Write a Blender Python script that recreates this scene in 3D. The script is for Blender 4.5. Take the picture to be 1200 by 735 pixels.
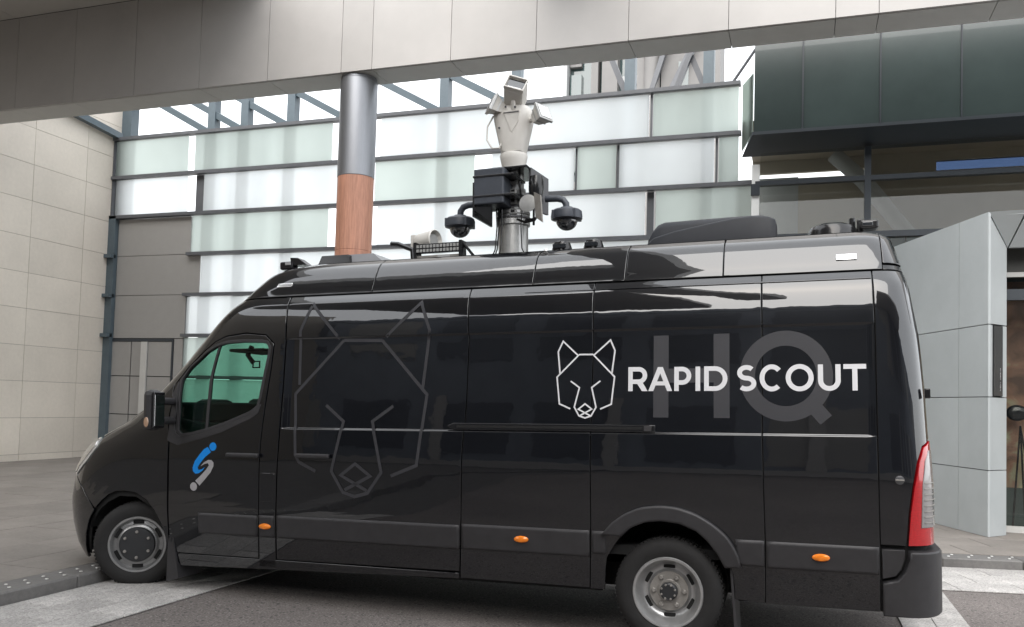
import bpy, bmesh, math, random
import numpy as np
from mathutils import Matrix, Vector
from mathutils.geometry import delaunay_2d_cdt
for o in list(bpy.data.objects): bpy.data.objects.remove(o)
SC = bpy.context.scene
COL = SC.collection
RND = random.Random(7)
R = math.radians

# ------------------------------------------------------------------ camera
cam_d = bpy.data.cameras.new('camera')
cam = bpy.data.objects.new('camera', cam_d); COL.objects.link(cam)
RIGHT = Vector((0.946996, 0.320001, 0.028259)); UP = Vector((-0.012194, -0.052098, 0.998568)); FWD = Vector((-0.321015, 0.945984, 0.045435))
RIGHT.normalize(); FWD = (FWD - RIGHT*FWD.dot(RIGHT)).normalized(); UP = RIGHT.cross(FWD)
cam.matrix_world = Matrix(((RIGHT.x, UP.x, -FWD.x, 0), (RIGHT.y, UP.y, -FWD.y, 0), (RIGHT.z, UP.z, -FWD.z, 1.55), (0, 0, 0, 1)))
cam_d.sensor_width = 36; cam_d.lens = 30; cam_d.shift_y = 0.0504
cam_d.clip_start = 0.05; cam_d.clip_end = 2000
SC.camera = cam

# ------------------------------------------------------------------ sky and sun (bright overcast)
SUN_EL, SUN_AZ = 44, 184          # azimuth clockwise from +Y
w = bpy.data.worlds.new('World'); SC.world = w; w.use_nodes = True
nt = w.node_tree; nt.nodes.clear()
o_ = nt.nodes.new('ShaderNodeOutputWorld'); bg = nt.nodes.new('ShaderNodeBackground')
sky = nt.nodes.new('ShaderNodeTexSky'); sky.sky_type = 'NISHITA'; sky.sun_disc = False
sky.sun_elevation = R(SUN_EL); sky.sun_rotation = R(SUN_AZ); sky.dust_density = 3; sky.air_density = 1.0
mixc = nt.nodes.new('ShaderNodeMix'); mixc.data_type = 'RGBA'; mixc.inputs[0].default_value = 0.8
mixc.inputs[7].default_value = (9.6, 9.75, 9.9, 1)        # even cloud layer over the blue
nt.links.new(sky.outputs[0], mixc.inputs[6]); nt.links.new(mixc.outputs[2], bg.inputs[0])
bg.inputs[1].default_value = 0.12
nt.links.new(bg.outputs[0], o_.inputs[0])
sl = bpy.data.lights.new('sun', 'SUN'); sl.energy = 1.3; sl.angle = R(60); sl.color = (1, .97, .93)
so = bpy.data.objects.new('sun', sl); COL.objects.link(so)
sd = Vector((math.sin(R(SUN_AZ))*math.cos(R(SUN_EL)), math.cos(R(SUN_AZ))*math.cos(R(SUN_EL)), math.sin(R(SUN_EL))))
so.rotation_euler = sd.to_track_quat('Z', 'Y').to_euler(); so.location = (0, 0, 30)
vs = SC.view_settings; vs.view_transform = 'Standard'; vs.look = 'None'; vs.exposure = 1.3; vs.gamma = 1; vs.use_curve_mapping = False
SC.cycles.max_bounces = 10; SC.cycles.diffuse_bounces = 5; SC.cycles.glossy_bounces = 5; SC.cycles.transmission_bounces = 8; SC.cycles.transparent_max_bounces = 16
SC.cycles.caustics_reflective = False; SC.cycles.caustics_refractive = False
SC.cycles.sample_clamp_indirect = 6

# ------------------------------------------------------------------ materials
def mat(name, col, rough=.6, metal=0.0, noise=0.0, nscale=8, bump=0.0, bscale=60, coat=0.0, spec=.5, objvar=0.0, trans=None, stretch=None, mottle=0.0, mscale=1.2, bdist=.004, crough=.03, rvar=0.0):
    m = bpy.data.materials.new(name); m.use_nodes = True; n = m.node_tree; l = n.links
    b = n.nodes['Principled BSDF']
    b.inputs['Base Color'].default_value = (*col, 1); b.inputs['Roughness'].default_value = rough; b.inputs['Metallic'].default_value = metal
    b.inputs['Specular IOR Level'].default_value = spec
    if coat: b.inputs['Coat IOR'].default_value = 1.75; b.inputs['Coat Weight'].default_value = coat; b.inputs['Coat Roughness'].default_value = crough
    tc = n.nodes.new('ShaderNodeTexCoord'); src = tc.outputs['Object']
    if stretch:
        mp = n.nodes.new('ShaderNodeMapping'); mp.inputs['Scale'].default_value = stretch; l.new(src, mp.inputs[0]); src = mp.outputs[0]
    cur = None
    def mul(fac_socket, lo, hi):
        nonlocal cur
        mr = n.nodes.new('ShaderNodeMapRange'); mr.inputs['From Min'].default_value = .3; mr.inputs['From Max'].default_value = .7
        mr.inputs['To Min'].default_value = lo; mr.inputs['To Max'].default_value = hi; l.new(fac_socket, mr.inputs[0])
        mx = n.nodes.new('ShaderNodeVectorMath'); mx.operation = 'SCALE'
        if cur is None: mx.inputs[0].default_value = col
        else: l.new(cur, mx.inputs[0])
        l.new(mr.outputs[0], mx.inputs['Scale']); cur = mx.outputs[0]
        return mr
    if noise:
        t = n.nodes.new('ShaderNodeTexNoise'); t.inputs['Scale'].default_value = nscale; t.inputs['Detail'].default_value = 6; t.inputs['Roughness'].default_value = .65; l.new(src, t.inputs[0]); mul(t.outputs[0], 1-noise, 1+noise)
        if rvar:
            mr = n.nodes.new('ShaderNodeMapRange'); mr.inputs['To Min'].default_value = max(0, rough-rvar); mr.inputs['To Max'].default_value = rough+rvar; l.new(t.outputs[0], mr.inputs[0]); l.new(mr.outputs[0], b.inputs['Roughness'])
    if mottle:
        t = n.nodes.new('ShaderNodeTexNoise'); t.inputs['Scale'].default_value = mscale; t.inputs['Detail'].default_value = 3; l.new(src, t.inputs[0]); mul(t.outputs[0], 1-mottle, 1+mottle)
    if objvar:
        oi = n.nodes.new('ShaderNodeObjectInfo'); mr = mul(oi.outputs['Random'], 1-objvar, 1+objvar); mr.inputs['From Min'].default_value = 0; mr.inputs['From Max'].default_value = 1
    if cur is not None: l.new(cur, b.inputs['Base Color'])
    if bump:
        t = n.nodes.new('ShaderNodeTexNoise'); t.inputs['Scale'].default_value = bscale; t.inputs['Detail'].default_value = 4; l.new(src, t.inputs[0])
        bp = n.nodes.new('ShaderNodeBump'); bp.inputs['Strength'].default_value = bump; bp.inputs['Distance'].default_value = bdist
        l.new(t.outputs[0], bp.inputs['Height']); l.new(bp.outputs[0], b.inputs['Normal'])
        if coat: l.new(bp.outputs[0], b.inputs['Coat Normal'])
    return m

def glass_mat(name, tint, ior=1.5, rough=0.0, refl=1.0):
    m = bpy.data.materials.new(name); m.use_nodes = True; n = m.node_tree; n.nodes.clear(); l = n.links
    out = n.nodes.new('ShaderNodeOutputMaterial'); mx = n.nodes.new('ShaderNodeMixShader'); tr = n.nodes.new('ShaderNodeBsdfTransparent'); gl = n.nodes.new('ShaderNodeBsdfGlossy')
    tr.inputs[0].default_value = (*tint, 1); gl.inputs['Roughness'].default_value = rough; f0 = ((ior-1)/(ior+1))**2
    geo = n.nodes.new('ShaderNodeNewGeometry'); dt = n.nodes.new('ShaderNodeVectorMath'); dt.operation = 'DOT_PRODUCT'; l.new(geo.outputs['Normal'], dt.inputs[0]); l.new(geo.outputs['Incoming'], dt.inputs[1])
    def mth(op, a_, b_=None):
        q = n.nodes.new('ShaderNodeMath'); q.operation = op
        for i_, v_ in enumerate((a_, b_)):
            if v_ is None: continue
            if isinstance(v_, (int, float)): q.inputs[i_].default_value = v_
            else: l.new(v_, q.inputs[i_])
        return q.outputs[0]
    pw = mth('POWER', mth('SUBTRACT', 1.0, mth('ABSOLUTE', dt.outputs['Value'])), 5.0); fres = mth('ADD', mth('MULTIPLY', pw, 1-f0), f0)
    gl.inputs['Color'].default_value = (refl, refl, refl, 1)
    l.new(fres, mx.inputs[0]); l.new(tr.outputs[0], mx.inputs[1]); l.new(gl.outputs[0], mx.inputs[2]); l.new(mx.outputs[0], out.inputs[0])
    return m

def frosted(name, col, back=.93, fwd=.12):
    m = bpy.data.materials.new(name); m.use_nodes = True; n = m.node_tree; n.nodes.clear(); l = n.links
    out = n.nodes.new('ShaderNodeOutputMaterial'); mx = n.nodes.new('ShaderNodeMixShader'); tl = n.nodes.new('ShaderNodeBsdfTranslucent'); pb = n.nodes.new('ShaderNodeBsdfPrincipled')
    pb.inputs['Base Color'].default_value = (col[0]*.55, col[1]*.55, col[2]*.55, 1); pb.inputs['Roughness'].default_value = .25
    tc = n.nodes.new('ShaderNodeTexCoord'); t = n.nodes.new('ShaderNodeTexNoise'); t.inputs['Scale'].default_value = .6; t.inputs['Detail'].default_value = 3
    l.new(tc.outputs['Object'], t.inputs[0]); mr = n.nodes.new('ShaderNodeMapRange'); mr.inputs['To Min'].default_value = .8; mr.inputs['To Max'].default_value = 1.08
    l.new(t.outputs[0], mr.inputs[0]); vm = n.nodes.new('ShaderNodeVectorMath'); vm.operation = 'SCALE'; vm.inputs[0].default_value = col; l.new(mr.outputs[0], vm.inputs['Scale']); l.new(vm.outputs[0], tl.inputs[0])
    rf = n.nodes.new('ShaderNodeBsdfRefraction'); rf.inputs['Roughness'].default_value = .55; rf.inputs['IOR'].default_value = 1.12; l.new(vm.outputs[0], rf.inputs['Color'])
    m2 = n.nodes.new('ShaderNodeMixShader'); m2.inputs[0].default_value = fwd; l.new(tl.outputs[0], m2.inputs[1]); l.new(rf.outputs[0], m2.inputs[2])
    mx.inputs[0].default_value = back; l.new(pb.outputs[0], mx.inputs[1]); l.new(m2.outputs[0], mx.inputs[2]); l.new(mx.outputs[0], out.inputs[0])
    return m

M = {}
M['asphalt'] = mat('asphalt', (.145, .128, .12), .85, noise=.6, nscale=70, bump=.6, bscale=160, mottle=.18, mscale=.7)
def specks(m, scale=170, thr=.10, col=(.42, .40, .37), amt=.6):
    n = m.node_tree; l = n.links; b = n.nodes['Principled BSDF']; src = b.inputs['Base Color'].links[0].from_socket
    tc = n.nodes.new('ShaderNodeTexCoord'); v = n.nodes.new('ShaderNodeTexVoronoi'); v.inputs['Scale'].default_value = scale; l.new(tc.outputs['Object'], v.inputs['Vector'])
    sep = n.nodes.new('ShaderNodeSeparateColor'); l.new(v.outputs['Color'], sep.inputs[0])
    mt = n.nodes.new('ShaderNodeMath'); mt.operation = 'LESS_THAN'; mt.inputs[1].default_value = thr; l.new(sep.outputs[0], mt.inputs[0])
    m2 = n.nodes.new('ShaderNodeMath'); m2.operation = 'MULTIPLY'; m2.inputs[1].default_value = amt; l.new(mt.outputs[0], m2.inputs[0])
    mx = n.nodes.new('ShaderNodeMix'); mx.data_type = 'RGBA'; l.new(m2.outputs[0], mx.inputs[0]); l.new(src, mx.inputs[6]); mx.inputs[7].default_value = (*col, 1); l.new(mx.outputs[2], b.inputs['Base Color'])
specks(M['asphalt'], 110, .07, amt=.4)
specks(M['asphalt'], 60, .06, (.03, .03, .03), .7)
M['slab'] = mat('paving stone', (.19, .172, .155), .7, noise=.12, nscale=30, mottle=.14, mscale=1.5, objvar=.10, bump=.15, bscale=80)
M['slabR'] = M['slab']
M['joint'] = mat('joint mortar', (.10, .095, .09), .9, noise=.2)
M['paver'] = mat('granite paver', (.38, .365, .35), .75, noise=.38, nscale=60, mottle=.16, mscale=2.5, objvar=.14, bump=.3, bscale=120)
specks(M['paver'], 120, .12, (.16, .155, .15), .6)
M['kerb'] = mat('kerb bluestone', (.13, .125, .12), .7, noise=.15, nscale=30, objvar=.1, mottle=.2, mscale=2)
M['stud'] = mat('steel stud', (.8, .79, .76), .3, metal=.6)
M['stone'] = mat('limestone cladding', (.69, .63, .55), .55, noise=.04, nscale=14, mottle=.07, mscale=.7, objvar=.06, bump=.08, bscale=50)
M['stonejoint'] = mat('stone joint', (.28, .25, .21), .9)
M['steel'] = mat('blue grey painted steel', (.085, .115, .135), .45, noise=.1, nscale=6)
M['steeldark'] = mat('charcoal painted steel', (.10, .105, .115), .45, noise=.1, nscale=6)
M['panel'] = mat('grey wall panel', (.30, .292, .28), .55, noise=.03, nscale=5, objvar=.03)
M['panelgap'] = mat('dark joint', (.03, .03, .03), .8)
M['frostw'] = frosted('white frosted glass', (.90, .93, .93))
M['frostg'] = frosted('green frosted glass', (.66, .725, .68), .93, .12)
M['beam'] = mat('fascia panel', (.385, .37, .355), .5, noise=.03, nscale=3, mottle=.06, mscale=.6, objvar=.025)
M['soffit'] = mat('soffit panel', (.50, .495, .475), .55, noise=.04, nscale=4)
M['ceil'] = mat('white ceiling panel', (.5, .49, .47), .6, noise=.03)
M['alu'] = mat('brushed aluminium', (.27, .28, .30), .45, metal=.85, noise=.05, nscale=20, stretch=(6, 6, .4))
M['terra'] = mat('reddish timber cladding', (.40, .195, .13), .5, noise=.22, nscale=14, stretch=(3, 3, .25), mottle=.1, mscale=3)
M['spandrel'] = mat('dark green glass', (.040, .056, .054), .22, coat=.2, noise=.15, nscale=.8, objvar=.15)
M['darkmetal'] = mat('dark metal cladding', (.03, .037, .045), .4, noise=.1, nscale=3)
M['clear'] = glass_mat('window glass', (.90, .91, .89), 1.42)
M['paneclear'] = glass_mat('clear glass body', (.98, .985, .98), 1.05)
M['tint'] = glass_mat('green cab glass', (.34, .62, .51), 1.45)
M['wind'] = glass_mat('windscreen glass', (.5, .66, .6), 1.45)
M['interior'] = mat('warm interior wall', (.34, .30, .245), .8, noise=.06, nscale=2)
M['interiorgrey'] = mat('grey interior wall', (.34, .35, .35), .8, noise=.06, nscale=2)
M['interiordark'] = mat('dark interior', (.07, .07, .065), .8, noise=.1, nscale=2)
M['portal'] = mat('pale grey composite panel', (.375, .40, .405), .42, noise=.04, nscale=3, objvar=.04, mottle=.05, mscale=.8)
M['conc'] = mat('pale concrete', (.40, .385, .37), .7, noise=.06, nscale=2)
M['towerglass'] = mat('tower glass', (.05, .08, .08), .08, coat=.5)
M['towerconc'] = mat('tower concrete', (.20, .195, .19), .7, noise=.08, nscale=.6)
M['towerband'] = mat('tower light band', (.40, .41, .41), .6)
M['white'] = mat('white painted band', (.75, .76, .75), .5)
M['opp'] = mat('grey render', (.19, .21, .24), .8, noise=.15, nscale=1.2)
M['oppglass'] = mat('office window glass', (.075, .085, .10), .35)
M['opplight'] = mat('pale blind', (.30, .29, .27), .7)
# van
M['paint'] = mat('black gloss paint', (.0022, .0026, .0042), .35, spec=.1, noise=.2, nscale=4, coat=1.0, bump=.10, bscale=1.6, bdist=.02, crough=.02)
M['plastic'] = mat('black grained plastic', (.027, .026, .028), .5, noise=.15, nscale=12, bump=.1, bscale=300)
M['acbody'] = mat('moulded charcoal shell', (.016, .018, .023), .5, spec=.3, noise=.1, nscale=10)
M['gloss'] = mat('gloss black plastic', (.012, .012, .013), .18, noise=.1)
M['rubber'] = mat('tyre rubber', (.0105, .010, .010), .8, noise=.25, nscale=20, bump=.25, bscale=150)
M['under'] = mat('underbody', (.008, .008, .008), .9, noise=.2)
M['rim'] = mat('silver steel wheel', (.48, .48, .48), .35, metal=.75, noise=.12, nscale=14, rvar=.1)
M['rimfront'] = mat('worn steel wheel', (.33, .33, .33), .35, metal=.75, noise=.15, nscale=14)
M['rimdark'] = mat('brake dusted steel', (.30, .285, .265), .5, metal=.5, noise=.15, nscale=20)
M['chrome'] = mat('polished metal', (.75, .75, .75), .15, metal=1)
M['cap'] = mat('black hub cap', (.02, .021, .023), .45)
M['vinyl'] = mat('white vinyl', (.68, .68, .695), .35)
M['vinylgrey'] = mat('dark grey vinyl', (.032, .032, .037), .5, noise=.05)
M['blue'] = mat('blue vinyl', (.005, .24, .72), .35)
M['silver'] = mat('silver vinyl', (.36, .35, .36), .4, noise=.1, nscale=12)
M['orange'] = mat('orange marker lens', (.85, .22, .01), .2, coat=.5)
M['amber'] = mat('amber lens', (.42, .27, .18), .2, coat=.5)
M['red'] = mat('red lamp lens', (.40, .006, .010), .15, coat=.8, noise=.2, nscale=40, stretch=(1, 1, 6))
M['lens'] = mat('clear lamp lens', (.55, .55, .54), .12, metal=.3, coat=1, noise=.25, nscale=9)
M['taillens'] = mat('grey clear tail lens', (.26, .25, .25), .2, metal=.2, coat=.6, noise=.25, nscale=9)
M['reflector'] = mat('white reflector', (.42, .42, .42), .3, coat=.5)
M['seat'] = mat('dark seat fabric', (.02, .02, .022), .9)
M['mastmetal'] = mat('anodised mast metal', (.42, .42, .41), .38, metal=.7, noise=.1, nscale=20)
M['mastdark'] = mat('dark mast ring', (.10, .10, .105), .45, metal=.6)
M['cream'] = mat('off-white painted aluminium', (.62, .60, .56), .42, noise=.04, nscale=8)
M['boxgrey'] = mat('dark grey enclosure', (.045, .052, .065), .45, noise=.08, nscale=9)
M['domeglass'] = mat('smoked dome', (.02, .022, .025), .08, coat=1)
M['led'] = mat('led lens', (.35, .35, .34), .2, coat=.6)

# ------------------------------------------------------------------ generic builders
def link(o, parent=None):
    COL.objects.link(o)
    if parent is not None: o.parent = parent
    return o
def tag(o, label=None, cat=None, kind=None, group=None):
    if label: o['label'] = label
    if cat: o['category'] = cat; o['kind'] = 'thing'
    if kind: o['kind'] = kind
    if group: o['group'] = group
    return o
def empty(name, loc=(0, 0, 0), label=None, cat=None, kind=None, group=None):
    o = bpy.data.objects.new(name, None); o.location = loc; o.empty_display_size = .3
    return tag(link(o), label, cat, kind, group)
def from_bm(name, bm, m, parent=None, smooth=False):
    me = bpy.data.meshes.new(name); bm.normal_update(); bm.to_mesh(me); bm.free()
    me.materials.append(m)
    if smooth:
        for p in me.polygons: p.use_smooth = True
    return link(bpy.data.objects.new(name, me), parent)
def bm_box(bm, x0, x1, y0, y1, z0, z1, bev=0.0):
    r = bmesh.ops.create_cube(bm, size=1)
    vs_ = r['verts']
    for v in vs_:
        v.co = Vector(((x0+x1)/2+v.co.x*(x1-x0), (y0+y1)/2+v.co.y*(y1-y0), (z0+z1)/2+v.co.z*(z1-z0)))
    if bev:
        es = list({e for v in vs_ for e in v.link_edges})
        bmesh.ops.bevel(bm, geom=es, offset=bev, segments=2, affect='EDGES', profile=.5)
def box(name, m, parent, x0, x1, y0, y1, z0, z1, bev=0.0):
    bm = bmesh.new(); bm_box(bm, x0, x1, y0, y1, z0, z1, bev); return from_bm(name, bm, m, parent)
def boxes(name, m, parent, lst, bev=0.0):
    bm = bmesh.new()
    for b in lst: bm_box(bm, *b, bev)
    return from_bm(name, bm, m, parent)
def hexa(name, m, parent, P):
    """P: 4 points front loop then 4 points back loop"""
    bm = bmesh.new(); v = [bm.verts.new(p) for p in P]
    for f in ((0, 1, 2, 3), (7, 6, 5, 4), (0, 4, 5, 1), (1, 5, 6, 2), (2, 6, 7, 3), (3, 7, 4, 0)): bm.faces.new([v[i] for i in f])
    bmesh.ops.recalc_face_normals(bm, faces=bm.faces); return from_bm(name, bm, m, parent)
def prism(name, m, parent, poly, z0, z1):
    bm = bmesh.new(); a = [bm.verts.new((*p, z0)) for p in poly]; b = [bm.verts.new((*p, z1)) for p in poly]; n = len(poly)
    bm.faces.new(a[::-1]); bm.faces.new(b)
    for i in range(n): bm.faces.new((a[i], a[(i+1) % n], b[(i+1) % n], b[i]))
    bmesh.ops.recalc_face_normals(bm, faces=bm.faces); return from_bm(name, bm, m, parent)
def bm_tube(bm, pts, rad, seg=12, caps=True):
    pts = [Vector(p) for p in pts]; rads = rad if isinstance(rad, (list, tuple)) else [rad]*len(pts)
    rings = []; prev = None
    for i, p in enumerate(pts):
        d = (pts[min(i+1, len(pts)-1)]-pts[max(i-1, 0)]).normalized()
        if prev is None: a = d.orthogonal().normalized()
        else: a = (prev-d*prev.dot(d)).normalized()
        prev = a; b = d.cross(a)
        rings.append([bm.verts.new(p+(a*math.cos(t)+b*math.sin(t))*rads[i]) for t in [2*math.pi*k/seg for k in range(seg)]])
    for r0, r1 in zip(rings, rings[1:]):
        for k in range(seg): bm.faces.new((r0[k], r0[(k+1) % seg], r1[(k+1) % seg], r1[k]))
    if caps: bm.faces.new(rings[0][::-1]); bm.faces.new(rings[-1])
def autosmooth(o, ang=40):
    me = o.data
    for p in me.polygons: p.use_smooth = True
    bm = bmesh.new(); bm.from_mesh(me)
    for e in bm.edges: e.smooth = not (len(e.link_faces) == 2 and e.calc_face_angle(0) > R(ang))
    bm.to_mesh(me); bm.free(); return o
def tube(name, m, parent, pts, rad, seg=12):
    bm = bmesh.new(); bm_tube(bm, pts, rad, seg); bmesh.ops.recalc_face_normals(bm, faces=bm.faces); return autosmooth(from_bm(name, bm, m, parent))
def lathe(name, m, parent, prof, axis, origin, seg=40, closed=True, ref=None, sc2=1.0):
    """prof: (radius, offset along axis)"""
    axis = Vector(axis).normalized(); a = (Vector(ref) if ref else axis.orthogonal()).normalized(); b = axis.cross(a); o = Vector(origin)
    bm = bmesh.new(); rings = []
    for r, h in prof:
        if r < 1e-6: rings.append([bm.verts.new(o+axis*h)])
        else: rings.append([bm.verts.new(o+axis*h+(a*math.cos(t)+b*math.sin(t)*sc2)*r) for t in [2*math.pi*k/seg for k in range(seg)]])
    for r0, r1 in zip(rings, rings[1:]):
        for k in range(seg):
            j = (k+1) % seg
            if len(r0) == 1 and len(r1) == 1: continue
            if len(r0) == 1: bm.faces.new((r0[0], r1[j], r1[k]))
            elif len(r1) == 1: bm.faces.new((r0[k], r0[j], r1[0]))
            else: bm.faces.new((r0[k], r0[j], r1[j], r1[k]))
    bmesh.ops.recalc_face_normals(bm, faces=bm.faces)
    return autosmooth(from_bm(name, bm, m, parent), 35)
_shared = {}
def piece(name, m, parent, loc, size, bev=.004, rz=0.0):
    """cheap shared-mesh block: origin at its lower corner centre"""
    key = (name, m.name, tuple(round(s, 3) for s in size), bev)
    if key not in _shared:
        bm = bmesh.new(); x, y, z = size; bm_box(bm, -x/2, x/2, -y/2, y/2, 0, z)
        if bev: bmesh.ops.bevel(bm, geom=[e for e in bm.edges], offset=bev, segments=1, affect='EDGES')
        me = bpy.data.meshes.new(name); bm.normal_update(); bm.to_mesh(me); bm.free(); me.materials.append(m); _shared[key] = me
    o = bpy.data.objects.new(name, _shared[key]); o.location = loc; o.rotation_euler = (0, 0, rz)
    return link(o, parent)

# ================================================================== GROUND
def sheet(name, m, x0, x1, y0, y1, z, parent=None, kind='structure'):
    bm = bmesh.new(); bm.faces.new([bm.verts.new(p) for p in ((x0, y0, z), (x1, y0, z), (x1, y1, z), (x0, y1, z))])
    o = from_bm(name, bm, m, parent)
    if kind and parent is None: o['kind'] = kind
    return o
road = sheet('road', M['asphalt'], -300, 300, -300, 300, 0)
kerb_line = [(-5.36, -14), (-5.36, -6), (-5.37, 1.2), (-5.38, 6.4), (-5.25, 7.3), (-4.75, 8.1), (-3.9, 8.6), (-2.6, 8.86), (1.39, 9.77), (2.16, 9.95), (5.5, 10.7), (14, 12.4)]
# pavement base: everything behind the kerb line
pav_poly = [(x-.02, y) if i < 4 else (x, y+.02) for i, (x, y) in enumerate(kerb_line)]+[(14, 60), (-60, 60), (-60, -14)]
pav = prism('pavement', M['joint'], None, pav_poly, -.02, .088); pav['kind'] = 'structure'
def inside_pav(x, y, mar):
    ins = False; n = len(pav_poly)
    for i in range(n):
        x1, y1 = pav_poly[i]; x2, y2 = pav_poly[(i+1) % n]
        if (y1 > y) != (y2 > y) and x < (x2-x1)*(y-y1)/(y2-y1)+x1: ins = not ins
    return ins
# left hand slabs in bands running away from the road
x = -5.36-.33; ci = 0; widths = [.62, .62, .86, .62, .86, .62]
while x > -15.1:
    wd = widths[ci % len(widths)]; ln = 1.22
    y = 3.0-(ci % 3)*.41
    while y < 15.5:
        y1 = min(y+ln, 15.58); x0 = max(x-wd, -15.16)
        if y1-y > .2 and x-x0 > .2 and ci < 14:
            piece('paving_slab', M['slab'], pav, ((x+x0)/2, (y+y1)/2, .088+RND.uniform(-.0015, .0015)), (x-x0-.008, y1-y-.008, .012), .002)
        y += ln
    x -= wd; ci += 1
# right hand slabs
def dist_kerb(px, py):
    best = 9
    for (x1, y1), (x2, y2) in zip(kerb_line, kerb_line[1:]):
        dx, dy = x2-x1, y2-y1; t = max(0, min(1, ((px-x1)*dx+(py-y1)*dy)/(dx*dx+dy*dy))); best = min(best, math.hypot(px-x1-t*dx, py-y1-t*dy))
    return best
ang = math.atan2(.18, .77)
for i in range(-1, 6):
    for j in range(0, 9):
        lx, ly = .9*i+(j % 2)*.45, .36+.3+.6*j
        px, py = 1.39+lx*math.cos(ang)-ly*math.sin(ang), 9.77+lx*math.sin(ang)+ly*math.cos(ang)
        if inside_pav(px, py, 0) and px < 5: piece('paving_slab', M['slab'], pav, (px, py, .0885+RND.uniform(-.001, .001)), (.892, .592, .012), .002, ang)
# kerb stones
kerb = empty('kerb', (0, 0, 0), kind='structure')
for (x1, y1), (x2, y2) in zip(kerb_line[2:], kerb_line[3:]):
    L = math.hypot(x2-x1, y2-y1); n = max(1, round(L/.95)); a = math.atan2(y2-y1, x2-x1)
    for k in range(n):
        t = (k+.5)/n; nx, ny = -math.sin(a), math.cos(a)
        cx_, cy_ = x1+(x2-x1)*t+nx*.15, y1+(y2-y1)*t+ny*.15
        piece('kerb_stone', M['kerb'], kerb, (cx_, cy_, -.03), (L/n-.006, .30, .134), .012, a)
# tactile studs set in the kerb edge
yy = 3.0; k = 0
while yy < 6.3:
    for dx, dy in ((-.10, 0), (-.20, .06)):
        lathe_r = piece('tactile_stud', M['stud'], kerb, (-5.37+dx, yy+dy, .104), (.022, .022, .006), .003)
    yy += .165
t_ = -.3
while t_ < 3.2:
    for off, dt in ((.10, 0), (.22, .08)):
        px, py = 1.39+(t_+dt)*math.cos(ang)-off*math.sin(ang), 9.77+(t_+dt)*math.sin(ang)+off*math.cos(ang)
        piece('tactile_stud', M['stud'], kerb, (px, py, .104), (.026, .026, .006), .003)
    t_ += .2
# granite paver bands
band = sheet('paver_band', M['joint'], -5.36, -4.40, -14, 8.3, .004); band['label'] = 'pale granite paver band along the left kerb'
for i in range(3):
    y = 2.4+(i % 2)*.3
    while y < 8.0:
        piece('paver', M['paver'], band, (-5.36+.16+.32*i, y+.3, .004), (.313, .592, .010), .002); y += .6
band2 = empty('paver_band', (0, 0, 0), kind='structure', label='pale granite paver band along the right kerb')
for i in range(-3, 9):
    for j in range(3):
        lx, ly = .6*i+(j % 2)*.3, -.2-.4*j
        if ly < -1.1: continue
        px, py = 1.39+lx*math.cos(ang)-ly*math.sin(ang), 9.77+lx*math.sin(ang)+ly*math.cos(ang)
        if j < 3: piece('paver', M['paver'], band2, (px, py, .003), (.592, .392, .010), .002, ang)
band3 = empty('paver_band', (0, 0, 0), kind='structure', label='pale granite paver strip crossing the drive behind the van')
y = 2.5
while y < 8.2:
    for i in range(2): piece('paver', M['paver'], band3, (.72+.12+.24*i+.0, y+.2+(i % 2)*.0, .003), (.235, .392, .010), .002)
    y += .4

# ================================================================== STONE WALL (left)
sw = empty('stone_wall', (-15.2, 12, .1), 'cream limestone panelled wall at the left edge of the forecourt', 'wall')
def loc(o, parent):           # keep world placement of things built in world coordinates
    o.parent = parent; o.matrix_parent_inverse = parent.matrix_world.inverted() if parent.type == 'EMPTY' else Matrix()
    return o
bpy.context.view_layer.update()
def W(parent):
    return Matrix.Translation(-Vector(parent.location))
def wbox(name, m, parent, x0, x1, y0, y1, z0, z1, bev=0.0):
    l = parent.location
    return box(name, m, parent, x0-l.x, x1-l.x, y0-l.y, y1-l.y, z0-l.z, z1-l.z, bev)
wbox('backing', M['stonejoint'], sw, -15.6, -15.212, -12, 16.2, 0, 9.4)
cz = [.08, .23, .98, 1.74, 2.48, 3.24, 3.98, 4.73, 5.49, 6.25, 7.01, 7.77, 8.53, 9.3]
vy = [16.2, 14.8, 13.43, 12.06, 10.69, 9.32, 7.95, 6.58, 5.21]
for a, b in zip(cz, cz[1:]):
    for y1, y0 in zip(vy, vy[1:]):
        wbox('stone_panel', M['stone'], sw, -15.23, -15.2+RND.uniform(-.0015, .0015), y0+.004, y1-.004, a+.004, b-.004)

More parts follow.
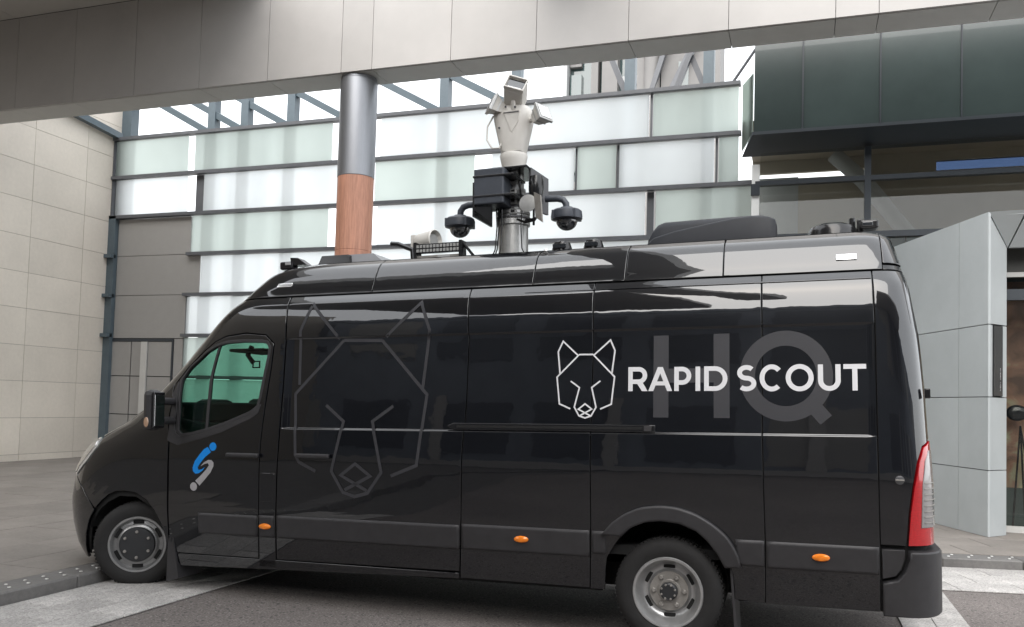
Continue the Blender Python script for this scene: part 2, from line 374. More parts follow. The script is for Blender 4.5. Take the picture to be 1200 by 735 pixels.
# ================================================================== GLASS WALL
GY = 15.6
gw = empty('glass_wall', (-8, GY, .1), 'frosted white and green glass screen wall with dark horizontal ledges behind the van', 'glass wall')
LZ = [7.43, 6.52, 5.60, 4.69, 3.78, 2.87, 1.95, 1.03, .14]
for i, z in enumerate(LZ):
    xa = -15.4 if i < 3 else (-13.0 if i == 3 else -13.05)
    xb = -1.09 if i == 0 else (-1.07 if i == 1 else -.75)
    wbox('ledge', M['steeldark'], gw, xa, xb, GY-.10, GY+.06, z-.04, z+.03)
def clear_back(o):          # frosting is on the front face; body of the pane is clear
    o.data.materials.append(M['paneclear'])
    for p in o.data.polygons:
        if p.normal.y > -.5: p.material_index = 1
rows = [
 [(-15.15, -13.11, 'g'), (-12.94, -9.43, 'g'), (-8.30, -2.74, 'w'), (-2.66, -1.12, 'g')],
 [(-15.12, -13.08, 'w'), (-12.66, -8.95, 'w'), (-8.40, -6.19, 'g'), (-5.83, -4.15, 'w'), (-4.09, -3.34, 'g'), (-3.28, -1.54, 'w'), (-1.46, -1.11, 'g')],
 [(-12.94, -9.46, 'g'), (-8.32, -2.78, 'w'), (-2.58, -.88, 'g')],
 [(-12.65, -8.9, 'w'), (-8.85, -4.3, 'w'), (-4.2, -.9, 'w')],
 [(-12.99, -8.2, 'w'), (-8.1, -3.2, 'w'), (-3.1, -.9, 'w')],
 [(-13.03, -9.9, 'g'), (-9.8, -6.0, 'w'), (-5.9, -.9, 'g')],
 [(-13.03, -9.9, 'g'), (-9.8, -5.0, 'g'), (-4.9, -.9, 'w')],
 [(-13.03, -8.4, 'w'), (-8.3, -.9, 'g')]]
for i, row in enumerate(rows):
    zt, zb = LZ[i]-.05, LZ[i+1]+.035
    for x0, x1, c in row:
        o = wbox('glass_pane', M['frost'+c], gw, x0, x1, GY-.012+.003*i, GY+.012+.003*i, zb, zt); clear_back(o)
# mullions showing in the gaps
for x0, x1, i in ((-12.90, -12.69, 1), (-3.33, -3.29, 1), (-1.52, -1.48, 1), (-4.14, -4.10, 1), (-2.72, -2.68, 0), (-2.75, -2.62, 2)):
    wbox('mullion', M['steeldark'], gw, x0, x1, GY+.03, GY+.08, LZ[i+1]+.035, LZ[i]-.05)
# tall end post with ledge brackets
wbox('end_post', M['steel'], gw, -15.28, -15.0, GY-.10, GY+.16, .1, 5.62)
wbox('end_post', M['steel'], gw, -15.22, -14.93, GY+.16, GY+.40, .1, 9.4)
wbox('end_post', M['steeldark'], gw, -15.26, -15.17, GY-.06, GY+.06, 5.62, 7.4)
for z in (4.69, 3.78, 2.87): wbox('bracket', M['steel'], gw, -15.42, -15.0, GY-.2, GY-.04, z-.05, z+.03)
# posts and raking struts behind the glass
posts = [(-12.95, 1), (-12.05, 1), (-10.83, 1), (-9.3, 1), (-7.13, 1), (-5.55, 1), (-3.22, 0), (-1.72, 0)]
for px, st in posts:
    wbox('post', M['steel'], gw, px-.10, px+.10, GY+.50, GY+.70, .1, 9.4 if st else 8.9)
    bm = bmesh.new(); l = gw.location
    if st: a, b = Vector((px-.05, GY+.60, 7.60)), Vector((px-2.5, GY+.60, 8.95))
    else: a, b = Vector((px+.02, GY+.60, 7.4)), Vector((px-.62, GY+.60, 8.95))
    bm_tube(bm, [a-l, b-l], .10 if st else .075, 4); from_bm('strut', bm, M['steel'] if st else M['steeldark'], gw)
bm = bmesh.new(); l = gw.location; bm_tube(bm, [Vector((-2.40, GY+.5, 7.4))-l, Vector((-1.98, GY+.5, 8.5))-l], .07, 4); from_bm('strut', bm, M['steeldark'], gw)
bm = bmesh.new(); bm_tube(bm, [Vector((-1.38, GY+.4, 7.45))-l, Vector((-.8, GY+.4, 8.3))-l], .03, 8); from_bm('strut', bm, M['steeldark'], gw)
# beam running out along the stone wall
bm = bmesh.new(); bm_tube(bm, [Vector((-15.08, 15.6, 7.5))-l, Vector((-15.08, 10.8, 7.95))-l], .10, 4); from_bm('wall_beam', bm, M['steel'], gw)
# side return pane beside the green box
hexa('glass_pane', M['frostg'], gw, [Vector(p)-l for p in ((-1.06, 15.6, 6.2), (-.86, 15.1, 6.35), (-.86, 15.1, 7.4), (-1.06, 15.6, 7.4), (-1.04, 15.61, 6.2), (-.84, 15.11, 6.35), (-.84, 15.11, 7.4), (-1.04, 15.61, 7.4))])

# grey clad wall with service door
cw = empty('clad_wall', (-14, GY, .1), 'mid grey panelled wall with a flush service door beside the glass screen', 'wall')
wbox('backing', M['panelgap'], cw, -15.05, -13.0, GY+.03, GY+.12, .1, 5.55)
for i, (z1, z0) in enumerate(zip([5.55, 4.69, 3.78], [4.69, 3.78, 2.80])):
    wbox('wall_panel', M['panel'], cw, -14.99, -12.97 if i == 0 else (-12.68 if i == 1 else -13.02), GY, GY+.03, z0+.006, z1-.006)
wbox('wall_panel', M['panel'], cw, -13.28, -13.04, GY, GY+.03, .1, 2.79)
dr = wbox('door_frame', M['darkmetal'], cw, -15.06, -13.29, GY-.02, GY+.02, 2.73, 2.79)
wbox('door_frame', M['darkmetal'], cw, -13.33, -13.29, GY-.02, GY+.02, .1, 2.73)
for x0, x1 in ((-15.04, -14.47), (-14.44, -14.16), (-13.98, -13.34)):
    for z0, z1 in ((.1, 1.06), (1.08, 1.93), (1.95, 2.72)): wbox('door_panel', M['panel'], cw, x0, x1, GY-.01, GY+.02, z0, z1)
wbox('pull_rail', M['soffit'], cw, -14.15, -13.99, GY-.05, GY-.01, .12, 2.72)

# ================================================================== COLUMN
col = empty('column', (-6.24, 11.0, .1), 'round column, brushed metal above and reddish timber below, behind the van roof', 'column')
lathe('timber_sleeve', M['terra'], col, [(.266, 0), (.266, 1.2), (.262, 1.203), (.262, 1.21), (.266, 1.213), (.266, 3.6), (.262, 3.603), (.262, 3.61), (.266, 3.613), (.266, 4.70)], (0, 0, 1), (0, 0, 0), 56)
lathe('metal_sleeve', M['alu'], col, [(.255, 4.68), (.272, 4.70), (.272, 6.13), (.262, 6.14), (.262, 6.2)], (0, 0, 1), (0, 0, 0), 56)

# ================================================================== CANOPY BEAM + ROOF
cb = empty('canopy_beam', (-5, 11, 6.28), 'long pale panelled fascia beam running across the top of the view', 'beam')
wbox('core', M['panelgap'], cb, -30, 14, 10.735, 11.26, 6.31, 9.2)
seams = [-30, -28.8, -27.55, -26.3, -25.1, -23.85, -22.6, -21.35, -20.1, -18.85, -17.6, -16.35, -15.1, -13.86, -12.61, -11.36, -10.12, -8.87, -7.63, -6.38, -5.88, -4.66, -3.42, -2.17, -.91, .34, .82, 2.07, 3.3, 4.6, 5.8, 7.1, 8.3, 9.6, 10.8, 12.1, 14]
for x0, x1 in zip(seams, seams[1:]):
    for z0, z1 in ((6.285, 7.84), (7.85, 9.2)):
        if z0 > 7 and x1 < -9: continue
        wbox('fascia_panel', M['beam'], cb, x0+.0035, x1-.0035, 10.70, 10.74, z0, z1)
    wbox('soffit_panel', M['soffit'], cb, x0+.004, x1-.004, 10.745, 11.27, 6.28, 6.315)
cr = empty('drive_canopy', (-18, 2, 7.85), 'flat canopy ceiling reaching forward from the fascia at upper left, with unseen shade slabs added at right', 'canopy')
for i in range(7):
    for j in range(2):
        x1 = -7.7-2.5*i; y0 = 3.85+3.42*j
        wbox('ceiling_panel', M['ceil'], cr, x1-2.49, x1, y0, y0+3.43, 7.85, 8.3)

for i in range(3):
    x1 = -2.6-2.3*i
    for j in range(3): wbox('ceiling_panel', M['ceil'], cr, x1-2.29, x1, -10+4.4*j, -10+4.4*j+4.39, 7.86, 8.3)
bm = bmesh.new(); l = cr.location; vv_ = [Vector(p)-l for p in ((-3.5, 10.6, 7.6), (-2.7, 10.6, 7.6), (-.65, -6, 7.6), (-1.45, -6, 7.6), (-3.5, 10.6, 8.3), (-2.7, 10.6, 8.3), (-.65, -6, 8.3), (-1.45, -6, 8.3))]
hexa('cross_beam', M['soffit'], cr, [vv_[i] for i in (0, 1, 5, 4, 3, 2, 6, 7)]); bm.free()
for i in range(4):
    for j in range(2): wbox('ceiling_panel', M['ceil'], cr, 1.6+3*i, 4.58+3*i, -12+4*j, -12+4*j+3.98, 7.86, 8.3)  # unseen slabs added to shade the paving at right
bounce_sheet = sheet('bounce_sheet', M['conc'], -60, 60, 16.6, 60, .094)  # unseen pale sheet added to throw light onto the frosted panes from behind

# ================================================================== ENTRANCE BUILDING (right)
eb = empty('entrance_building', (3, 15.3, .1), 'entrance block with a dark green glass box above brown tinted windows at right', 'building')
sx = [-.83, -.03, 1.17, 2.36, 3.55, 4.75, 5.95, 7.15, 8.4, 9.6]
for x0, x1 in zip(sx, sx[1:]):
    wbox('spandrel_panel', M['spandrel'], eb, x0+.014, x1-.014, 14.88, 14.92, 6.30, 9.2)
    wbox('spandrel_fin', M['darkmetal'], eb, x1-.012, x1+.012, 14.86, 14.9, 6.30, 9.2)
wbox('box_backing', M['darkmetal'], eb, -.82, 9.7, 14.93, 15.3, 6.34, 9.3)
hexa('lower_rail', M['darkmetal'], eb, [Vector(p)-eb.location for p in ((-.84, 14.86, 6.24), (9.7, 14.86, 6.24), (9.7, 14.86, 6.295), (-.84, 14.86, 6.295), (-1.05, 15.5, 6.05), (9.7, 15.5, 6.05), (9.7, 15.5, 6.335), (-.84, 15.5, 6.335))])
# window band
M_t = M['darkmetal']
wbox('transom', M_t, eb, -.80, 9.7, 15.28, 15.40, 5.47, 5.55)
wbox('sill', M_t, eb, -.80, 9.7, 15.26, 15.42, 4.50, 4.60)
for mx in (1.02, 4.2, 7.4): wbox('mullion', M_t, eb, mx-.05, mx+.05, 15.27, 15.41, 4.6, 6.04)
wbox('sky_slot_strip', M['white'], eb, -.86, -.73, 15.30, 15.42, 3.6, 5.85)  # white strip put in for the bright slot of sky at the corner
wbox('corner_clip', M_t, eb, -.87, -.72, 15.26, 15.30, 5.30, 5.50)
for x0, x1 in ((-.72, .97), (1.07, 4.15), (4.25, 7.35)):
    for z0, z1 in ((4.6, 5.47), (5.55, 6.06)): wbox('window_pane', M['clear'], eb, x0, x1, 15.34, 15.35, z0, z1)
for x0, x1 in ((-.8, 1.6), (1.62, 4.0), (4.02, 9.7)): wbox('lower_panel', M['spandrel'], eb, x0, x1, 15.34, 15.38, .1, 4.49)
# inside: ceiling, back wall, brace, wall slots standing in for reflected sky
wbox('ceiling', M['interior'], eb, -1.0, 5.5, 15.5, 18.1, 6.66, 6.7)
wbox('bulkhead', M['interior'], eb, -1.0, 1.25, 18.0, 18.1, 6.40, 6.66)
wbox('bulkhead', M['interior'], eb, 1.25, 2.42, 18.0, 18.1, 6.28, 6.66)
wbox('bulkhead', M['interior'], eb, 2.42, 9.7, 18.0, 18.1, 6.47, 6.66)
wbox('inner_wall', M['interior'], eb, -.10, 9.7, 18.0, 18.1, 3.0, 6.28)
wbox('inner_wall', M['interiorgrey'], eb, -1.3, -.10, 17.99, 18.1, 3.0, 6.30)
M['bluepane'] = glass_mat('sky strip tinted glass', (.19, .24, .34), 1.3)
wbox('sky_strip_pane', M['bluepane'], eb, 2.42, 9.7, 18.04, 18.05, 6.28, 6.47)  # slot and blue tint stand in for a strip of reflected sky
wbox('inner_floor', M['interior'], eb, -.9, 9.7, 15.5, 18.0, 4.3, 4.4)
bm = bmesh.new(); l = eb.location; bm_tube(bm, [Vector((.55, 17.6, 6.6))-l, Vector((1.1, 17.6, 6.05))-l, Vector((2.1, 17.6, 4.7))-l], .15, 16); autosmooth(from_bm('brace', bm, M['interiorgrey'], eb))
wbox('ceiling_grille', M['interiordark'], eb, -.55, -.40, 16.4, 17.3, 6.60, 6.625)

# ================================================================== PORTAL FRAME (right)
pf = empty('portal_frame', (2.2, 12, .1), 'pale grey panelled entrance portal with mitred corner beside the rear of the van', 'portal')
C0, C1_, IN_ = Vector((2.16, 11.71)), Vector((2.42, 12.02)), Vector((1.70, 12.88))
dirn = (IN_-C0).normalized(); pd = Vector((-dirn.y, dirn.x))      # pd points inwards/left
zs = [.1, .905, 1.80, 2.69, 4.08]
lens = [0, .63, 2.55, 3.9]
g = .005
for k, (z0, z1) in enumerate(zip(zs, zs[1:])):
    for a, b in zip(lens, lens[1:]):
        p, q = C0+dirn*(a+(g if a else 0)), C0+dirn*(b-g)
        nn = Vector((dirn.y, -dirn.x))*.03
        prism('cladding_panel', M['portal'], pf, [tuple(v-Vector((2.2, 12))) for v in (p, q, q+nn, p+nn)], z0+g-.1, z1-g-.1)
    # bevelled front face, split by a recess for the sign in the third course
    f = lambda t: C0.lerp(C1_, t)
    bk = Vector((.04, -.02))*-1
    if k < 3:
        segs = [(0, .23), (.75, 1)] if k == 2 else [(0, 1)]
        for a, b in segs:
            p, q = f(a), f(b); inn = Vector((-.03, .03))
            prism('cladding_panel', M['portal'], pf, [tuple(v-Vector((2.2, 12))) for v in (p, q, q+inn+Vector((0, .02)), p+inn+Vector((.02, 0)))], z0+g-.1, z1-g-.1)
l = pf.location
# top course and mitred header
T = lambda x, y, z: Vector((x, y, z))-l
hexa('cladding_panel', M['portal'], pf, [T(2.16, 11.71, 2.70), T(2.42, 12.02, 2.70), T(2.42, 12.02, 3.68), T(2.16, 11.71, 4.06), T(2.14, 11.75, 2.70), T(2.40, 12.08, 2.70), T(2.40, 12.08, 3.68), T(2.14, 11.75, 4.06)])
hexa('header_panel', M['portal'], pf, [T(2.165, 11.708, 4.075), T(2.425, 12.018, 3.685), T(2.428, 12.018, 3.683), T(2.57, 11.712, 4.085), T(2.165, 11.77, 4.075), T(2.42, 12.08, 3.69), T(2.45, 12.08, 3.69), T(2.57, 11.78, 4.085)])
hx = [2.44, 3.9, 5.4, 6.9]
for i, (a, b) in enumerate(zip(hx, hx[1:])):
    a2 = 2.585 if i == 0 else a
    hexa('header_panel', M['portal'], pf, [T(a+.004, 12.02, 3.68), T(b-.004, 12.02, 3.68), T(b-.004, 11.712, 4.085), T(a2+.004, 11.712, 4.085), T(a+.004, 12.08, 3.68), T(b-.004, 12.08, 3.68), T(b-.004, 11.78, 4.085), T(a2+.004, 11.78, 4.085)])
prism('top_cover', M['portal'], pf, [(2.18-2.2, -.26), (6.9-2.2, -.26), (6.9-2.2, 3.3), (.75-2.2, 3.3)], 3.94, 3.975)
# reveal behind the front face and core
prism('core', M['panelgap'], pf, [(2.19-2.2, 11.80-12), (2.37-2.2, 12.03-12), (2.37-2.2, 12.5-12), (1.8-2.2, 12.9-12)], 0, 3.9)
prism('reveal', M['portal'], pf, [(2.39-2.2, .04), (2.415-2.2, .04), (2.415-2.2, .7), (2.39-2.2, .7)], 0, 3.57)
# black sign strip with a column of tiny letters
p, q = C0.lerp(C1_, .245), C0.lerp(C1_, .735); nn = Vector((.01, -.008))
sg = prism('sign_strip', M['gloss'], pf, [tuple(v-Vector((2.2, 12))) for v in (p+nn, q+nn, q-nn*3, p-nn*3)], 1.815-.1, 2.68-.1)
bm = bmesh.new(); tdir = (C1_-C0).normalized(); c = C0.lerp(C1_, .6)+nn*1.2-Vector((2.2, 12)); r2 = random.Random(3)
zz_ = 1.88
while zz_ < 2.15:
    h = r2.choice([.008, .012, .016]); ww = r2.choice([.006, .011, .014])
    if abs(zz_-2.0) > .012:
        a = c-tdir*ww*.5; b = c+tdir*ww*.5
        bm.faces.new([bm.verts.new(v) for v in ((a.x, a.y, zz_-.1), (b.x, b.y, zz_-.1), (b.x, b.y, zz_+h-.1), (a.x, a.y, zz_+h-.1))])
    zz_ += h+.006
sl_ = from_bm('small_lettering', bm, M['silver'], sg); sl_['kind'] = 'stuff'
# glazed doorway beyond with a brown mural inside
gd = empty('glazed_doorway', (4.5, 12.4, .1), 'glazed doorway with a brown picture wall inside at the right edge', 'doorway')
wbox('head_panel', M['interiordark'], gd, 2.43, 7, 12.38, 12.42, 3.42, 3.75)
wbox('transom', M['soffit'], gd, 2.43, 7, 12.36, 12.44, 3.36, 3.42)
wbox('transom', M['darkmetal'], gd, 2.43, 7, 12.34, 12.46, 3.06, 3.20)
wbox('door_glass', M['clear'], gd, 2.43, 7, 12.395, 12.405, .18, 3.06)
wbox('door_glass', M['clear'], gd, 2.43, 7, 12.395, 12.405, 3.2, 3.36)
wbox('threshold', M['soffit'], gd, 2.43, 7, 12.37, 12.43, .1, .18)
mm = bpy.data.materials.new('brown picture wall'); mm.use_nodes = True; n_ = mm.node_tree; b_ = n_.nodes['Principled BSDF']; b_.inputs['Roughness'].default_value = .5
tc = n_.nodes.new('ShaderNodeTexCoord'); t1 = n_.nodes.new('ShaderNodeTexNoise'); t1.inputs['Scale'].default_value = 2.2; t1.inputs['Detail'].default_value = 7; t1.inputs['Distortion'].default_value = 1.2
cr_ = n_.nodes.new('ShaderNodeValToRGB'); e = cr_.color_ramp.elements; e[0].position = .3; e[0].color = (.07, .035, .022, 1); e[1].position = .72; e[1].color = (.55, .38, .24, 1)
e2 = cr_.color_ramp.elements.new(.5); e2.color = (.22, .115, .075, 1); e3 = cr_.color_ramp.elements.new(.6); e3.color = (.25, .25, .16, 1)
n_.links.new(tc.outputs['Object'], t1.inputs[0]); n_.links.new(t1.outputs[0], cr_.inputs[0]); n_.links.new(cr_.outputs[0], b_.inputs['Base Color'])
wbox('picture_wall', mm, gd, 2.3, 7, 13.1, 13.2, .6, 3.4)
wbox('low_plinth', M['spandrel'], gd, 2.3, 7, 13.0, 13.1, .1, .62)
bm = bmesh.new(); l2 = gd.location
bmesh.ops.create_uvsphere(bm, u_segments=20, v_segments=12, radius=.12, matrix=Matrix.Translation(Vector((2.72, 12.9, 1.62))-l2) @ Matrix.Diagonal((1.1, .5, .9, 1)))
autosmooth(from_bm('dark_lamp_shade', bm, M['gloss'], gd))
for dx in (-.1, .05, .2): tube('stand_leg', M['gloss'], gd, [Vector((2.76, 12.9, 1.45))-l2, Vector((2.76+dx, 12.85, .1))-l2], .012, 6)

# ================================================================== OFFICE TOWER beyond the screen
ot = empty('office_tower', (-6, 44, 0), 'pale concrete and glass tower seen above the glass screen at upper centre', 'building')
for x0, x1, z1 in ((-10.30, -9.95, 40), (-9.75, -8.95, 40), (-7.95, -7.55, 40), (-6.75, -3.9, 40)):
    wbox('pier', M['towerconc'], ot, x0, x1, 41.6, 44, 0, z1)
wbox('white_pier', M['towerband'], ot, -11.75, -11.55, 41.5, 44, 0, 40)
wbox('glazing', M['towerglass'], ot, -11.55, -3.95, 42.2, 43.6, 0, 40)
for k in range(12):
    z = 3.2*k+.4
    wbox('floor_band', M['towerconc'], ot, -11.5, -10.9, 41.9, 42.2, z+2.6, z+3.0)
    wbox('window', M['towerglass'], ot, -11.5, -10.9, 41.95, 42.2, z+.3, z+2.2)
    wbox('floor_band', M['towerband'], ot, -8.9, -7.95, 42.0, 42.2, z+1.5, z+1.9)
    wbox('window', M['oppglass'], ot, -8.8, -8.0, 41.95, 42.2, z+.2, z+.8)
    wbox('window', M['towerglass'], ot, -5.9, -5.4, 41.55, 41.62, z+.9, z+2.2)
lathe('round_pier', M['towerconc'], ot, [(.4, 0), (.4, 40)], (0, 0, 1), (-1.2, -2.4, 0), 24)
for a, b in (((-6.5, 41.3, 16.5), (-5.0, 41.3, 19.6)), ((-7.2, 41.3, 17.0), (-6.4, 41.3, 19.6))):
    bm = bmesh.new(); bm_tube(bm, [Vector(a)-ot.location, Vector(b)-ot.location], .17, 4); from_bm('brace', bm, M['steeldark'], ot)

# ================================================================== FACING BUILDING (behind the viewer, seen in reflections)
fb = empty('facing_building', (0, -12, 0), 'grey office block across the drive, seen only reflected in the van', 'building')
wbox('wall', M['opp'], fb, -45, 45, -14, -12, 0, 8)
for k in range(2):
    for i in range(-13, 14):
        wbox('window', M['oppglass'] if (i*7+k*3) % 5 else M['opplight'], fb, i*3.2-1.2, i*3.2+1.2, -12.02, -11.98, 1.2+4*k, 3.6+4*k)
wbox('base_course', M['conc'], fb, -45, 45, -12.05, -11.95, 0, .9)
for i in range(-8, 9): wbox('door_surround', M['conc'], fb, i*5.3-.2, i*5.3+.2, -12.1, -11.9, .9, 3.9)
wbox('parapet', M['opp'], fb, -45, 45, -12.2, -11.9, 7.9, 8.3)

# ================================================================== VAN
VO = Vector((-0.780096, 5.54774, 0.030193)); XFW = Vector((-0.999632, 0.010846, -0.024861)); VL = Vector((0.010849, 0.999941, 0)); VU = Vector((-0.024859, 0.00027, 0.999691))
van = empty('van', VO, 'long black high-roof van with wolf head logo and camera mast on its roof', 'van')
van.matrix_world = Matrix(((-XFW.x, VL.x, VU.x, VO.x), (-XFW.y, VL.y, VU.y, VO.y), (-XFW.z, VL.z, VU.z, VO.z), (0, 0, 0, 1)))
def V(x, d, z): return Vector((-x, d, z))            # forward, depth from the near side, height
# ---- body surface: (s along the flank and round the ends, z) -> point
XFT = [(0.1,5.1),(0.218,5.164),(0.36,5.27),(0.542,5.319),(0.74,5.329),(0.835,5.308),(0.938,5.287),(1.019,5.258),(1.107,5.206),(1.159,5.157),(1.233,5.076),(1.265,5.0),(1.339,4.849),(1.381,4.726),(1.446,4.631),(1.503,4.528),(1.652,4.354),(1.766,4.228),(1.896,4.089),(2.009,3.98),(2.078,3.914),(2.193,3.807),(2.285,3.71),(2.357,3.64),(2.425,3.575),(2.512,3.495),(2.586,3.42),(2.646,3.335),(2.662,3.25),(2.672,3.05)]
XRT = [(0.1,-1.56),(0.289,-1.565),(0.7,-1.563),(1.05,-1.562),(1.313,-1.549),(1.623,-1.537),(1.83,-1.523),(2.0,-1.508),(2.164,-1.481),(2.338,-1.455),(2.38,-1.44),(2.44,-1.43),(2.66,-1.375),(2.672,-1.3)]
INT = [(0.1,.06),(.25,.045),(.7,.0),(1.1,-.012),(1.35,-.004),(1.6,.01),(1.9,.03),(2.1,.042),(2.2,.052),(2.27,.065),(2.305,.079),(2.338,.10),(2.36,.128),(2.38,.145),(2.45,.172),(2.55,.225),(2.6,.256),(2.63,.285),(2.65,.318),(2.662,.35),(2.672,.42)]
def _sm(T):
    T = np.array(T); z = np.arange(0.0, 2.8, .005); v = np.interp(z, T[:, 0], T[:, 1])
    k = np.exp(-.5*(np.arange(-16, 17)*.005/.022)**2); k /= k.sum()
    return z, np.convolve(np.pad(v, 16, mode='edge'), k, 'valid')
ZF, VF = _sm(XFT); ZI, VI = _sm(INT); ZR_, VR = _sm(XRT)
WH = 1.03; LF = 1.55; RZ = [.9, 1.3, 1.6, 2.3]; RV = [.95, .9, .7, .55]
def _tab(p, rx, ry, n=600):
    th = np.linspace(0, np.pi/2, n); x = rx*np.sin(th)**(2/p); y = ry*(1-np.cos(th)**(2/p))
    L = np.concatenate([[0], np.cumsum(np.hypot(np.diff(x), np.diff(y)))]); L /= L[-1]
    return L, x/rx, y/ry
TL, TX, TD = _tab(3.2, .8, 1.0); RR, RD, RL = .2, .24, .345
QL, QX, QD = _tab(2.4, RR, RD)
def sstep(x): x = np.clip(x, 0, 1); return x*x*(3-2*x)
def relief(s, z):
    """pressed window-line recess along the flank"""
    rise = sstep((z-1.354)/.010)*sstep((2.046-z)/.012)
    ends = sstep((2.93-s)/.09)*sstep((s+1.246)/.02)
    cor = 1.0
    return .009*rise*ends*cor
def scen(z): return np.interp(z, ZF, VF)-np.interp(z, RZ, RV)+LF
def srear(z): return np.interp(z, ZR_, VR)+RR-RL-(WH-np.interp(z, ZI, VI)-RD)
def ssil(z): return np.interp(z, ZF, VF)-np.interp(z, RZ, RV)+.59
def Pt(s, z):
    s = np.asarray(s, float); z = np.asarray(z, float)
    sc = scen(z); sr = srear(z); far = (s > sc) | (s < sr)
    s = np.where(s > sc, 2*sc-s, np.where(s < sr, 2*sr-s, s))
    xf = np.interp(z, ZF, VF); xr = np.interp(z, ZR_, VR); i = np.interp(z, ZI, VI); Rn = np.interp(z, RZ, RV)
    a = np.clip((s-(xf-Rn))/LF, 0, 1); x = np.where(s <= xf-Rn, s, xf-Rn+Rn*np.interp(a, TL, TX)); d = i+(WH-i)*np.interp(a, TL, TD)
    b = (xr+RR)-s; q = np.clip(b/RL, 0, 1)
    x = np.where(b > 0, xr+RR-RR*np.interp(q, QL, QX), x)
    d = np.where(b > 0, i+RD*np.interp(q, QL, QD)+np.clip(b-RL, 0, 10), d)
    d = np.minimum(d+relief(s, z)*(b < 0)*(s < 3.2), WH); d = np.where(far, 2*WH-d, d)
    return np.stack([-x, d, z+0*x], -1)
def PN(s, z):
    e = .003
    ds = Pt(np.asarray(s)+e, z)-Pt(np.asarray(s)-e, z); dz = Pt(s, np.asarray(z)+e)-Pt(s, np.asarray(z)-e)
    n = np.cross(ds, dz); n /= np.linalg.norm(n, axis=-1, keepdims=True)+1e-12
    p = Pt(s, z); c = np.array([-1.8, WH, 1.2]); sg = np.sign(((p-c)*n*np.array([.15, 1, .5])).sum(-1)); 
    return p, n*sg[..., None]
def inpoly(P, poly):
    x, y = P[:, 0], P[:, 1]; r = np.zeros(len(P), bool); q = np.roll(poly, -1, 0)
    for (x1, y1), (x2, y2) in zip(poly, q):
        if y1 == y2: continue
        r ^= ((y1 > y) != (y2 > y)) & (x < (x2-x1)*(y-y1)/(y2-y1)+x1)
    return r
def dpoly(P, poly):
    q = np.roll(poly, -1, 0); best = np.full(len(P), 9.)
    for a, b in zip(poly, q):
        ab = b-a; L = (ab**2).sum()
        if L < 1e-12: continue
        t = np.clip(((P-a)@ab)/L, 0, 1); best = np.minimum(best, np.hypot(*(P-a-t[:, None]*ab).T))
    return best
def area(p): q = np.roll(p, -1, 0); return .5*(p[:, 0]*q[:, 1]-q[:, 0]*p[:, 1]).sum()
def densify(poly, step, closed=True):
    out = []; n = len(poly)
    for i in range(n if closed else n-1):
        a, b = np.array(poly[i], float), np.array(poly[(i+1) % n], float); k = max(1, int(math.ceil(np.linalg.norm(b-a)/step)))
        for j in range(k): out.append(a+(b-a)*j/k)
    if not closed: out.append(np.array(poly[-1], float))
    return np.array(out)
def offset(poly, w):
    """inward (ccw) offset"""
    p = np.asarray(poly, float); a = np.roll(p, 1, 0); b = np.roll(p, -1, 0)
    e1 = p-a; e1 /= np.linalg.norm(e1, axis=1, keepdims=True)+1e-9; e2 = b-p; e2 /= np.linalg.norm(e2, axis=1, keepdims=True)+1e-9
    n1 = np.stack([-e1[:, 1], e1[:, 0]], 1); n2 = np.stack([-e2[:, 1], e2[:, 0]], 1); m = n1+n2; L = (m*n1).sum(1); m = m/np.maximum(L, .5)[:, None]
    return p+m*w
def round_poly(poly, r, idx=None, n=5):
    out = []; N = len(poly)
    for i, p in enumerate(poly):
        if idx is not None and i not in idx: out.append(tuple(p)); continue
        p = np.array(p, float); a = np.array(poly[i-1], float)-p; b = np.array(poly[(i+1) % N], float)-p
        ra = min(r, np.linalg.norm(a)*.45); rb = min(r, np.linalg.norm(b)*.45); a = p+a/np.linalg.norm(a)*ra; b = p+b/np.linalg.norm(b)*rb
        for k in range(n+1): t = k/n; out.append(tuple((1-t)**2*a+2*t*(1-t)*p+t*t*b))
    return out
def rowcut(p):
    out = []
    for a, b in zip(p, np.roll(p, -1, 0)):
        out.append(a); ts = sorted([(z-a[1])/(b[1]-a[1]) for z in ROWS if abs(b[1]-a[1]) > 1e-6 and 0.02 < (z-a[1])/(b[1]-a[1]) < .98])
        out += [a+(b-a)*t for t in ts]
    return np.array(out)
ROWS = [1.350, 1.354, 1.357, 1.360, 1.364, 1.368, 2.032, 2.036, 2.040, 2.044, 2.050]
